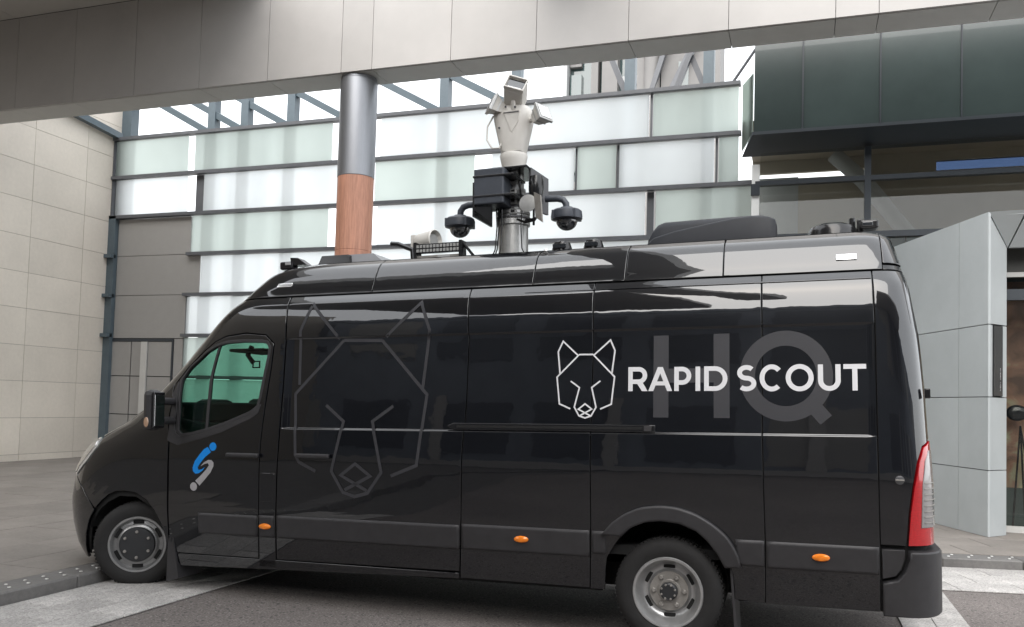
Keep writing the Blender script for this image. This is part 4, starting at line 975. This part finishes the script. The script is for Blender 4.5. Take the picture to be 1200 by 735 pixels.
vbox('shade_tray', M['under'], van, .55, 3.6, .30, 1.76, .27, .33, .02)  # added to block light and deepen the shade under the van
vbox('fuel_tank', M['under'], van, 1.2, 2.4, .62, 1.2, .25, .42, .02)
hexa('mudflap', M['plastic'], van, [V(3.965, .03, .50), V(3.905, .02, .48), V(3.850, .02, .17), V(3.965, .02, .135), V(3.955, .26, .50), V(3.895, .26, .48), V(3.840, .26, .17), V(3.955, .26, .135)])
hexa('mudflap', M['plastic'], van, [V(-.385, .02, .53), V(-.40, .02, .53), V(-.425, .02, .10), V(-.410, .02, .10), V(-.385, .34, .53), V(-.40, .34, .53), V(-.425, .34, .10), V(-.410, .34, .10)])
# ---- cab interior
vbox('bulkhead', M['interiordark'], van, 2.80, 2.84, .14, 1.92, .5, 2.26)
for d in (.52, 1.50):
    st = vbox('seat', M['seat'], van, 3.02, 3.56, d-.25, d+.25, .85, 1.10, .06)
    hexa('backrest', M['seat'], st, [V(3.10, d-.23, 1.05), V(2.98, d-.23, 1.05), V(2.86, d-.21, 1.56), V(2.96, d-.21, 1.56), V(3.10, d+.23, 1.05), V(2.98, d+.23, 1.05), V(2.86, d+.21, 1.56), V(2.96, d+.21, 1.56)])
    vbox('headrest', M['seat'], st, 3.22 if d < 1 else 2.86, 3.42 if d < 1 else 2.96, d-.12, d+.12, 1.30 if d < 1 else 1.58, 1.545 if d < 1 else 1.74, .06)
hexa('dashboard', M['seat'], van, [V(3.75, .12, 1.0), V(4.25, .25, 1.0), V(4.25, .25, 1.46), V(3.72, .12, 1.38), V(3.75, 1.94, 1.0), V(4.25, 1.80, 1.0), V(4.25, 1.80, 1.46), V(3.72, 1.94, 1.38)])
vbox('cowl_panel', M['seat'], van, 3.78, 4.32, .22, 1.84, 1.40, 1.558, .02)
vbox('dash_binnacle', M['seat'], van, 3.78, 4.05, 1.1, 1.6, 1.45, 1.60, .05)
vbox('dash_binnacle', M['seat'], van, 3.80, 4.02, .35, .62, 1.45, 1.585, .05)
bm = bmesh.new(); ctr = V(3.70, 1.50, 1.45); axv = Vector((.85, 0, .6)).normalized(); a1 = Vector((0, 1, 0)); a2 = axv.cross(a1)
pts = [ctr+(a1*math.cos(t)+a2*math.sin(t))*.20 for t in [2*math.pi*k/32 for k in range(33)]]
bm_tube(bm, pts, .018, 8, caps=False); bm_tube(bm, [ctr-a1*.19, ctr, ctr+a1*.19], .02, 6); bm_tube(bm, [ctr, ctr-axv*.25], .04, 8)
autosmooth(from_bm('steering_wheel', bm, M['seat'], van))
tube('camera_stalk', M['gloss'], van, [V(3.63, .6, 2.04), V(3.67, .6, 1.965), V(3.615, .6, 1.90)], .022, 8)
for a_ in ((3.545, 3.62, 1.905, 1.915), (3.545, 3.62, 1.853, 1.863), (3.545, 3.553, 1.86, 1.91), (3.612, 3.62, 1.86, 1.91)): vbox('mirror_frame', M['gloss'], van, a_[0], a_[1], .595, .605, a_[2], a_[3])
vbox('sun_visor', M['seat'], van, 3.40, 3.75, .45, .9, 1.985, 2.01, .008)
# ---- graphics
WB = {'a': (2.698,2.302), 'b': (2.784,2.10), 'c': (2.772,1.688), 'd': (2.44,2.03), 'e': (2.803,1.62), 'f': (2.777,1.163), 'g': (2.745,1.11), 'h': (2.60,1.045), 'i': (2.407,2.019), 'j': (2.086,2.011), 'k': (1.784,2.283), 'l': (1.705,2.079), 'm': (1.745,1.66), 'n': (2.053,2.036), 'o': (1.71,1.612), 'p': (1.774,1.108), 'q': (1.976,1.028)}
wt = .0235
big = [([WB['i'], WB['e'], WB['f'], WB['g'], WB['h']], wt), ([WB['d'], WB['a'], WB['b'], WB['c']], wt), ([WB['i'], WB['j']], wt), ([WB['j'], WB['o'], WB['p'], WB['q']], wt), ([WB['n'], WB['k'], WB['l'], WB['m']], wt),
       ([(2.532,1.536),(2.379,1.415),(2.464,1.048),(2.367,.898),(2.27,.87),(2.165,.897),(2.052,1.051),(2.139,1.417),(1.974,1.53)], wt),
       ([(2.17,.915),(2.384,1.022),(2.265,1.108),(2.142,1.022),(2.353,.915)], wt)]
M['vinyldark'] = mat('charcoal vinyl', (.033, .033, .038), .5, noise=.05)
wf = decal('wolf_head_graphic', M['vinyldark'], van, big); wf['label'] = 'large dark grey line-drawn wolf head on the sliding door'
t2 = .0105
small = [([(.596,1.878),(.746,1.729),(.726,1.548),(.650,1.515)], t2), ([(.599,1.873),(.707,1.973),(.741,1.902),(.725,1.752)], t2), ([(.596,1.880),(.498,1.880)], t2), ([(.498,1.880),(.349,1.728),(.369,1.546),(.444,1.514)], t2), ([(.494,1.873),(.379,1.974),(.348,1.904),(.367,1.752)], t2),
         ([(.649,1.701),(.588,1.657),(.621,1.526),(.588,1.468),(.546,1.454),(.505,1.468),(.472,1.526),(.503,1.657),(.445,1.701)], t2), ([(.510,1.468),(.593,1.512),(.547,1.548),(.501,1.513),(.584,1.468)], t2)]
ws_ = decal('wolf_head_logo', M['vinyl'], van, small, lift=.003); ws_['label'] = 'small white line-drawn wolf head beside the lettering'
def arc(cx_, cz_, rx, rz, a0, a1_, n=20): return [(cx_-rx*math.cos(R(a0+(a1_-a0)*k/n)), cz_+rz*math.sin(R(a0+(a1_-a0)*k/n))) for k in range(n+1)]
def letter(ch, x0, x1, z0, z1, t=.0295, m='vinyl', lift=.003):
    """x0 left edge (larger s), x1 right edge; strokes with flat ends"""
    fl = []; h = t/2; L_, R_ = x0-h, x1+h; zt_, zb_ = z1-h, z0+h; zm = (z0+z1)/2; st = []
    if ch == 'I': st = [([((x0+x1)/2, z0), ((x0+x1)/2, z1)], t)]
    elif ch == 'T': st = [([(x0, zt_), (x1, zt_)], t), ([((x0+x1)/2, z0), ((x0+x1)/2, zt_-h)], t)]
    elif ch == 'A': c = (x0+x1)/2; b_ = t*1.10; fl = [[(x0, z0), (x0-b_, z0), (c-b_*.5, z1), (c+b_*.5, z1)], [(x1, z0), (x1+b_, z0), (c+b_*.5, z1), (c-b_*.5, z1)]]; st = [([(x0-.036, z0+.050), (x1+.036, z0+.050)], t*.88)]
    elif ch in 'PR':
        zb2 = z0+(.062 if ch == 'R' else .055); r = (zt_-zb2)/2; cxr = R_+r
        st = [([(L_, z0), (L_, z1)], t), ([(L_, zt_), (cxr, zt_)]+arc(cxr, zb2+r, r, r, 90, -90, 16)[::1][1:] if False else [(L_, zt_)]+[(cxr-r*math.sin(R(a)), zb2+r+r*math.cos(R(a))) for a in range(0, 181, 12)]+[(L_, zb2)], t)]
        if ch == 'R': c = (L_+R_)/2; fl = [[(c+.012, zb2), (c-t*1.0, zb2), (x1-.004, z0), (x1+t*1.15, z0)]]
    elif ch == 'D':
        r = (zt_-zb_)/2; cxr = R_+r*.98
        st = [([(L_, z0), (L_, z1)], t), ([(L_, zt_)]+[(cxr-r*.98*math.sin(R(a)), zb_+r+r*math.cos(R(a))) for a in range(0, 181, 10)]+[(L_, zb_)], t)]
    elif ch == 'S':
        c = (x0+x1)/2; rw = (L_-R_)/2; q = (zt_-zb_)/4; p = []
        for a in range(38, 271, 12): p.append((c-rw*.94*math.cos(R(a)), zt_-q+q*math.sin(R(a))))
        for a in range(90, -143, -12): p.append((c-rw*math.cos(R(a)), zb_+q+q*math.sin(R(a))))
        st = [(p, t)]
    elif ch == 'C': st = [([((x0+x1)/2-((L_-R_)/2)*math.cos(R(a)), (z0+z1)/2+((zt_-zb_)/2)*math.sin(R(a))) for a in range(42, 319, 9)], t)]
    elif ch in 'OQ':
        st = [([((x0+x1)/2-((L_-R_)/2)*math.cos(R(a)), (z0+z1)/2+((zt_-zb_)/2)*math.sin(R(a))) for a in range(0, 360, 8)], t, True)]
    elif ch == 'U':
        r = (L_-R_)/2; c = (x0+x1)/2
        st = [([(L_, z1), (L_, zb_+r)]+[(c+r*math.cos(R(a)), zb_+r-r*math.sin(R(a))) for a in range(9, 181, 9)]+[(R_, z1)], t)]
    return decal('letter', M[m], van, st, lift=lift, fills=fl)
for ch, x0, x1, z0, z1 in (('R',.257,.132,1.632,1.791),('A',.124,-.031,1.632,1.789),('P',-.044,-.153,1.632,1.789),('I',-.180,-.2095,1.632,1.789),('D',-.234,-.380,1.632,1.790),('S',-.437,-.556,1.629,1.795),('C',-.576,-.722,1.628,1.797),('O',-.732,-.896,1.628,1.797),('U',-.921,-1.051,1.630,1.793),('T',-1.067,-1.196,1.632,1.793)):
    o = letter(ch, x0, x1, z0, z1); o['label'] = 'white capital letter '+ch
hh = decal('letter', M['vinylgrey'], van, [([(.042,1.461),(.042,1.996)], .098), ([(-.343,1.460),(-.343,1.999)], .099), ([(-.005,1.732),(-.296,1.732)], .092)], lift=.0012); hh['label'] = 'large dark grey letter H behind the white lettering'
qq = decal('letter', M['vinylgrey'], van, [([(-.731-.230*math.cos(R(a)), 1.725+.236*math.sin(R(a))) for a in range(0, 360, 5)], .094, True), ([(-.885,1.545),(-.965,1.452)], .088)], lift=.0010); qq['label'] = 'large dark grey letter Q behind the white lettering'
lb = [(3.572,1.207),(3.54,1.167),(3.592,1.129),(3.64,1.079),(3.662,1.046),(3.655,1.026),(3.625,1.031),(3.595,1.049),(3.615,1.023),(3.65,1.001),(3.685,.996),(3.708,1.016),(3.71,1.045),(3.69,1.094),(3.643,1.152),(3.606,1.19)]
lg = [(3.684,.941),(3.644,.904),(3.59,.958),(3.541,1.009),(3.514,1.058),(3.512,1.086),(3.532,1.106),(3.562,1.107),(3.601,1.088),(3.635,1.056),(3.596,1.074),(3.566,1.081),(3.556,1.065),(3.581,1.032),(3.63,.986)]
ci = lambda cx_, cz_, r: [(cx_+r*math.cos(R(a)), cz_+r*math.sin(R(a))) for a in range(0, 360, 15)]
decal('blue_emblem', M['blue'], van, [], fills=[lb, ci(3.524, 1.21, .033)]); decal('silver_emblem', M['silver'], van, [], fills=[lg, ci(3.700, .895, .033)])

# ================================================================== ROOF EQUIPMENT (parts of the van)
mast = empty('x'); bpy.data.objects.remove(mast)
MX, MD = 1.405, 1.0
def vlathe(name, m, parent, prof, x, d, z=0, seg=36, **k): return lathe(name, m, parent, prof, (0, 0, 1), V(x, d, z), seg, **k)
mast = vlathe('mast', M['mastmetal'], van, [(.15, 2.66), (.15, 2.69), (.122, 2.70), (.122, 3.0), (.137, 3.01), (.137, 3.05), (.128, 3.055), (.128, 3.09), (.137, 3.095), (.137, 3.12), (.112, 3.13), (.112, 3.19), (.118, 3.195), (.118, 3.22), (.095, 3.225), (.095, 3.28), (.10, 3.285), (.10, 3.31), (.085, 3.315), (.085, 3.43), (0, 3.43)], MX, MD)
for zz_ in (3.06, 3.15, 3.24): vlathe('clamp_ring', M['mastdark'], mast, [(.10, zz_), (.142-(zz_-3.06)*.2, zz_), (.142-(zz_-3.06)*.2, zz_+.014), (.10, zz_+.014)], MX, MD)
for k in range(5):
    zz_ = 3.02+.083*k+.08; vbox('clamp_block', M['mastmetal'], mast, MX-.01, MX-.07, MD-.135, MD-.09, zz_-.02, zz_+.02, .004); vbox('block_slot', M['under'], mast, MX-.025, MX-.055, MD-.138, MD-.134, zz_-.004, zz_+.012)
for zz_ in (3.04, 3.13):
    tube('clamp_handle', M['gloss'], mast, [V(MX-.10, MD-.05, zz_), V(MX-.20, MD-.08, zz_)], .010, 8); tube('clamp_handle', M['gloss'], mast, [V(MX-.20, MD-.08, zz_-.05), V(MX-.20, MD-.08, zz_+.05)], .010, 8)
eq = vbox('equipment_box', M['boxgrey'], van, 1.64, 1.385, .70, .98, 3.135, 3.425, .012)
for zz_ in (3.20, 3.36): vbox('box_strap', M['gloss'], eq, 1.645, 1.30, .695, .99, zz_-.008, zz_+.008, .002)
vbox('mount_plate', M['gloss'], eq, 1.665, 1.645, .74, 1.15, 3.05, 3.33, .004)
hexa('gusset', M['gloss'], eq, [V(1.66, .74, 3.13), V(1.50, .74, 3.13), V(1.50, .74, 2.99), V(1.64, .74, 3.10), V(1.66, .76, 3.13), V(1.50, .76, 3.13), V(1.50, .76, 2.99), V(1.64, .76, 3.10)])
vbox('mount_top', M['gloss'], eq, 1.60, 1.22, .78, 1.2, 3.428, 3.448, .004)
br = hexa('mast_bracket', M['mastdark'], van, [V(1.235, .88, 3.45), V(1.215, .88, 3.45), V(1.215, .88, 3.12), V(1.235, .88, 3.12), V(1.15, 1.08, 3.40), V(1.13, 1.08, 3.40), V(1.13, 1.08, 3.10), V(1.15, 1.08, 3.10)])
vlathe('cable_drum', M['gloss'], br, [(0, 0), (.05, 0), (.06, .05), (.06, .12), (.05, .16), (0, .16)], 1.16, .84, 3.20)
lathe('round_lamp', M['mastmetal'], br, [(0, -.03), (.06, -.02), (.07, .0), (0, .01)], (0, -1, 0), V(1.19, .72, 3.12), 24)
hexa('vent_plate', M['rimdark'], br, [V(1.135, .70, 3.20), V(1.07, .66, 3.16), V(1.055, .66, 2.95), V(1.12, .70, 3.00), V(1.13, .72, 3.20), V(1.065, .68, 3.16), V(1.05, .68, 2.95), V(1.115, .72, 3.00)])
tube('cable', M['gloss'], br, [V(1.32, .85, 3.03), V(1.24, .80, 2.99), V(1.16, .80, 3.0), V(1.12, .8, 3.06), V(1.12, .85, 3.14)], .010, 8)
for i, (x, xr, zt_) in enumerate(((1.880, 1.64, 3.22), (.953, 1.13, 3.215))):
    sgn = 1 if x > 1.4 else -1
    pth = [V(xr, 1.0, zt_), V(x-sgn*.075, 1.0, zt_-.004), V(x-sgn*.03, 1.0, zt_-.018), V(x-sgn*.006, 1.0, zt_-.05), V(x, 1.0, zt_-.11)]
    arm = tube('camera_arm', M['boxgrey'], van, pth, .027, 14)
    dm = vlathe('dome_camera', M['boxgrey'], van, [(0, 3.135), (.05, 3.133), (.06, 3.122), (.105, 3.112), (.122, 3.098), (.127, 3.06), (.125, 3.035), (.09, 3.022), (0, 3.022)], x, 1.0)
    vlathe('dome_glass', M['domeglass'], dm, [(.086, 3.03)]+[(.086*math.cos(R(a)), 3.022-.078*math.sin(R(a))) for a in range(0, 90, 10)]+[(0, 2.944)], x, 1.0)
    for k in range(4): vbox('housing_lug', M['boxgrey'], dm, x+.122*math.cos(R(45+90*k))+.012, x+.122*math.cos(R(45+90*k))-.012, 1.0+.122*math.sin(R(45+90*k))-.012, 1.0+.122*math.sin(R(45+90*k))+.012, 3.03, 3.10, .003)
for k_, (dx, dd_) in enumerate(((.04, -.13), (.065, -.12), (.085, -.10), (-.085, -.10))):
    tube('cable', M['gloss'], mast, [V(MX+dx, MD+dd_, 3.44), V(MX+dx*1.1, MD+dd_*1.15, 3.3), V(MX+dx*1.3, MD+dd_*1.05, 3.12), V(MX+dx*1.2, MD+dd_*1.12, 2.98), V(MX+dx*1.35, MD+dd_*1.2, 2.80), V(MX+dx*2.0, MD+dd_*1.2, 2.68)], .006, 6)
# pan-tilt camera head
ptz = vlathe('pan_tilt_camera', M['cream'], van, [(.08, 3.45), (.085, 3.475), (.092, 3.478), (.108, 3.55), (.115, 3.585), (.11, 3.605), (.095, 3.612)], MX, MD, ref=(1, 0, 0))
vlathe('neck_ring', M['gloss'], ptz, [(0, 3.43), (.078, 3.43), (.084, 3.45), (.082, 3.482), (0, 3.482)], MX, MD)
bm = bmesh.new(); rings = []
prof = [(3.612, .094, .095), (3.64, .104, .10), (3.74, .128, .11), (3.84, .152, .115), (3.90, .163, .118), (3.95, .160, .112), (3.985, .135, .10), (4.0, .09, .075)]
for z_, rx, ry in prof:
    ring = []
    for k in range(32):
        a = 2*math.pi*k/32; c, s_ = math.cos(a), math.sin(a); e_ = .65
        ring.append(bm.verts.new(V(MX+.035*(z_-3.6)/.4*-0+rx*math.copysign(abs(c)**e_, c), MD+ry*math.copysign(abs(s_)**e_, s_), z_)))
    rings.append(ring)
for r0, r1 in zip(rings, rings[1:]):
    for k in range(32): bm.faces.new((r0[k], r0[(k+1) % 32], r1[(k+1) % 32], r1[k]))
bm.faces.new(rings[-1]); bmesh.ops.recalc_face_normals(bm, faces=bm.faces)
autosmooth(from_bm('torso_housing', bm, M['cream'], ptz), 50)
hexa('chest_plate', M['cream'], ptz, [V(MX+.05, MD-.128, 3.93), V(MX-.09, MD-.128, 3.93), V(MX-.075, MD-.118, 3.84), V(MX-.02, MD-.116, 3.76), V(MX+.05, MD-.10, 3.93), V(MX-.09, MD-.10, 3.93), V(MX-.075, MD-.10, 3.84), V(MX-.02, MD-.10, 3.76)])
vbox('chest_slot', M['mastdark'], ptz, MX+.045, MX-.085, MD-.131, MD-.126, 3.915, 3.921)
for dx, zz_ in ((.03, 3.97), (-.05, 3.96), (.085, 3.80)): lathe('screw', M['mastdark'], ptz, [(.009, 0), (.009, .006), (0, .006)], (0, -1, 0), V(MX+dx, MD-.118, zz_), 12)
# camera body on top, tilted up and to the right
ch_ = bpy.data.objects.new('camera_housing', None)
def orient_box(name, m, parent, c, ax_len, ax_w, ax_h, L, Wd, H, bev=.008):
    a = Vector(ax_len).normalized(); b = (Vector(ax_w)-a*Vector(ax_w).dot(a)).normalized(); c3_ = a.cross(b)
    bm = bmesh.new(); bm_box(bm, -L/2, L/2, -Wd/2, Wd/2, -H/2, H/2, bev)
    Mx = Matrix(((a.x, b.x, c3_.x, c[0]), (a.y, b.y, c3_.y, c[1]), (a.z, b.z, c3_.z, c[2]), (0, 0, 0, 1))); bmesh.ops.transform(bm, matrix=Mx, verts=bm.verts)
    bmesh.ops.recalc_face_normals(bm, faces=bm.faces); return from_bm(name, bm, m, parent), Mx
ax = Vector((.30, -.80, .42)); wv = Vector((1, .25, -.36))
cc = V(1.365, .92, 4.075)
hb, Mx = orient_box('camera_body', M['cream'], ptz, cc, ax, wv, None, .21, .165, .145, .018)
def sub(name, m, L0, L1, W0, W1, H0, H1, bev=.003):
    bm = bmesh.new(); bm_box(bm, L0, L1, W0, W1, H0, H1, bev); bmesh.ops.transform(bm, matrix=Mx, verts=bm.verts); bmesh.ops.recalc_face_normals(bm, faces=bm.faces); return from_bm(name, bm, m, ptz)
sub('camera_hood', M['cream'], .10, .132, -.082, .082, .058, .070); sub('camera_hood', M['cream'], .10, .132, -.082, .082, -.070, -.058); sub('camera_hood', M['cream'], .10, .132, -.084, -.074, -.07, .07); sub('camera_hood', M['cream'], .10, .132, .074, .084, -.07, .07)
sub('camera_window', M['domeglass'], .102, .109, -.07, .07, -.052, .052)
sub('wiper', M['white'], .107, .115, -.055, .055, -.046, -.034)
tube('camera_bracket', M['cream'], ptz, [V(MX-.03, MD-.10, 3.95), V(MX-.035, MD-.12, 4.0), V(MX-.03, MD-.08, 4.05)], .02, 10)
# floodlights either side
for nm, c, a, b, S_ in (('left', V(1.515, .90, 3.985), (-.62, -.45, .35), (.2, .1, .97), .135), ('right', V(1.155, .90, 3.865), (.72, -.35, .35), (-.35, .2, .85), .135)):
    a = Vector(a).normalized(); b = (Vector(b)-a*Vector(b).dot(a)).normalized(); c3_ = a.cross(b)
    Mx = Matrix(((a.x, b.x, c3_.x, c[0]), (a.y, b.y, c3_.y, c[1]), (a.z, b.z, c3_.z, c[2]), (0, 0, 0, 1)))
    bm = bmesh.new(); f_, k_ = S_/2, S_/4
    P_ = [(.045, -f_, -f_), (.045, f_, -f_), (.045, f_, f_), (.045, -f_, f_), (-.055, -k_, -k_), (-.055, k_, -k_), (-.055, k_, k_), (-.055, -k_, k_)]
    v = [bm.verts.new(Mx @ Vector(p)) for p in P_]
    for f in ((0, 1, 2, 3), (7, 6, 5, 4), (0, 4, 5, 1), (1, 5, 6, 2), (2, 6, 7, 3), (3, 7, 4, 0)): bm.faces.new([v[i] for i in f])
    bmesh.ops.recalc_face_normals(bm, faces=bm.faces); from_bm('floodlight', bm, M['cream'], ptz)
    bm = bmesh.new(); bm_box(bm, .04, .062, -f_-.008, f_+.008, -f_-.008, f_+.008, .004); bm_box(bm, -.01, .0, -f_*.82, f_*.82, -f_*.82, f_*.82); bmesh.ops.transform(bm, matrix=Mx, verts=bm.verts); from_bm('floodlight_frame', bm, M['mastmetal'], ptz)
    bm = bmesh.new(); bm_box(bm, .060, .066, -f_*.85, f_*.85, -f_*.85, f_*.85); bmesh.ops.transform(bm, matrix=Mx, verts=bm.verts); from_bm('floodlight_lens', bm, M['lens'], ptz)
    tube('floodlight_arm', M['cream'], ptz, [Vector(c)-a*.04, V(MX+(.12 if nm == 'left' else -.12), MD, 3.88)], .022, 8)
tube('looped_cable', M['cream'], ptz, [V(1.555, .92, 3.92), V(1.60, .90, 3.83), V(1.605, .90, 3.72), V(1.56, .90, 3.645), V(1.50, .90, 3.64), V(1.475, .92, 3.70)], .0075, 8)
# LED bar and horn
lbar = vbox('led_light_bar', M['gloss'], van, 2.10, 1.703, .60, .64, 2.752, 2.828, .004)
for zz_ in (2.772, 2.806):
    for k in range(13): vbox('led_lens', M['led'], lbar, 2.085-.029*k, 2.085-.029*k-.020, .594, .602, zz_-.012, zz_+.012)
for x in (2.098, 1.705): hexa('bar_foot', M['gloss'], lbar, [V(x+.012, .59, 2.84), V(x-.012, .59, 2.84), V(x-.012, .59, 2.67), V(x+.012, .59, 2.67), V(x+.012, .68, 2.84), V(x-.012, .68, 2.84), V(x-.012, .70, 2.67), V(x+.012, .70, 2.67)])
tube('bar_stay', M['gloss'], lbar, [V(1.70, .62, 2.83), V(1.60, .75, 2.67)], .012, 8)
vbox('bar_base', M['rimdark'], lbar, 2.09, 1.72, .61, .66, 2.69, 2.735, .004); vbox('bar_plate', M['reflector'], lbar, 1.90, 1.80, .60, .61, 2.70, 2.728)
hn = lathe('siren_horn', M['cream'], van, [(0, -.02), (.03, -.02), (.055, .0), (.072, .03), (.078, .10), (.080, .16), (.088, .19), (.080, .20), (.06, .15), (0, .12)], (1, -.25, .05), V(2.16, .76, 2.868), 32)
lathe('horn_plug', M['led'], hn, [(.02, .125), (.055, .17), (.05, .18), (0, .18)], (1, -.25, .05), V(2.16, .76, 2.868), 24)
vbox('horn_bracket', M['cream'], hn, 2.21, 2.165, .74, .80, 2.67, 2.94, .006)
bb_ = tube('antenna_bracket', M['gloss'], van, [V(2.315, .60, 2.845), V(2.25, .60, 2.838), V(2.125, .60, 2.785), V(2.115, .60, 2.67)], .020, 6)
# roof hatch
M['hatch'] = mat('sheen grey hatch shell', (.20, .20, .21), .3, noise=.05)  # pale grey stands in for light reflected off the hatch
ht = hexa('roof_hatch', M['hatch'], van, [V(3.0, .62, 2.665), V(2.34, .62, 2.665), V(2.52, .68, 2.795), V(2.93, .68, 2.795), V(3.0, 1.5, 2.665), V(2.34, 1.5, 2.665), V(2.52, 1.44, 2.795), V(2.93, 1.44, 2.795)])
hexa('hatch_vent', M['gloss'], ht, [V(3.01, .60, 2.67), V(2.68, .60, 2.67), V(2.72, .62, 2.785), V(2.97, .62, 2.785), V(3.01, .66, 2.67), V(2.68, .66, 2.67), V(2.72, .68, 2.785), V(2.97, .68, 2.785)])
# front camera pod
fp = vbox('front_camera_pod', M['gloss'], van, 3.26, 3.14, .44, .54, 2.655, 2.722, .015)
vbox('pod_lens', M['reflector'], fp, 3.20, 3.15, .43, .44, 2.69, 2.712, .002); hexa('pod_hood', M['gloss'], fp, [V(3.17, .46, 2.755), V(3.10, .46, 2.75), V(3.01, .46, 2.69), V(3.16, .46, 2.69), V(3.17, .56, 2.755), V(3.10, .56, 2.75), V(3.01, .56, 2.69), V(3.16, .56, 2.69)])
# two low beacons
for x in (.862, .62):
    bc_ = vlathe('low_beacon', M['gloss'], van, [(.075, 2.66), (.075, 2.71), (.06, 2.755), (.03, 2.765), (0, 2.765)], x, .55, seg=24)
    vbox('beacon_lens', M['domeglass'], bc_, x+.05, x-.05, .465, .48, 2.70, 2.735, .004)
lathe('tow_eye', M['chrome'], van, [(0, 0), (.012, 0), (.014, .01), (0, .02)], (0, -1, .3), V(.915, .31, 2.655), 12)
# air conditioner
prof_ = [(.262, 2.665), (.255, 2.80), (.225, 2.86), (.19, 2.90), (.14, 2.918), (-.3, 2.925), (-.55, 2.925), (-.62, 2.905), (-.64, 2.80), (-.64, 2.665)]
bm = bmesh.new(); rows_ = []
for d_, sc_ in ((.76, .0), (.765, .8), (.79, .93), (.83, 1.0), (1.40, 1.0), (1.46, .9), (1.50, .6), (1.50, .0)):
    rows_.append([bm.verts.new(V(x, d_, 2.665+(z_-2.665)*max(sc_, .02))) for x, z_ in prof_])
for r0, r1 in zip(rows_, rows_[1:]):
    for i in range(len(prof_)-1): bm.faces.new((r0[i], r0[i+1], r1[i+1], r1[i]))
bmesh.ops.recalc_face_normals(bm, faces=bm.faces); ac = autosmooth(from_bm('air_conditioner', bm, M['acbody'], van), 50)
cw_ = [(.262, 2.70), (.247, 2.744), (.203, 2.78), (.052, 2.820), (-.224, 2.866), (-.374, 2.888), (-.492, 2.895), (-.608, 2.883), (-.655, 2.862), (-.667, 2.82), (-.667, 2.67)]
bm = bmesh.new(); rows_ = []
for d_, dz_ in ((.70, -.012), (.705, -.003), (.72, .004), (.80, .008)):
    rows_.append([bm.verts.new(V(x, d_, max(2.67, z_+dz_))) for x, z_ in cw_])
base_ = [bm.verts.new(V(x, .70, 2.665)) for x, z_ in cw_]
for r0, r1 in zip([base_]+rows_, rows_):
    for i in range(len(cw_)-1): bm.faces.new((r0[i], r0[i+1], r1[i+1], r1[i]))
bmesh.ops.recalc_face_normals(bm, faces=bm.faces); autosmooth(from_bm('side_cowl', bm, M['acbody'], ac), 50)
# satellite puck and rear camera
dsh = lathe('antenna_puck', M['gloss'], van, [(.17, 2.66), (.168, 2.775), (.15, 2.81), (.09, 2.835), (0, 2.84)], (0, 0, 1), V(-1.04, .90, 0), 36)
rcam = vbox('rear_camera', M['gloss'], van, -1.215, -1.335, .80, .92, 2.775, 2.835, .012)
vbox('camera_foot', M['gloss'], rcam, -1.20, -1.24, .84, .90, 2.66, 2.85, .006); vbox('camera_eye', M['domeglass'], rcam, -1.23, -1.30, .79, .80, 2.79, 2.82, .004)
tube('whip_mount', M['gloss'], rcam, [V(-1.17, .9, 2.66), V(-1.17, .9, 2.87)], .022, 10)
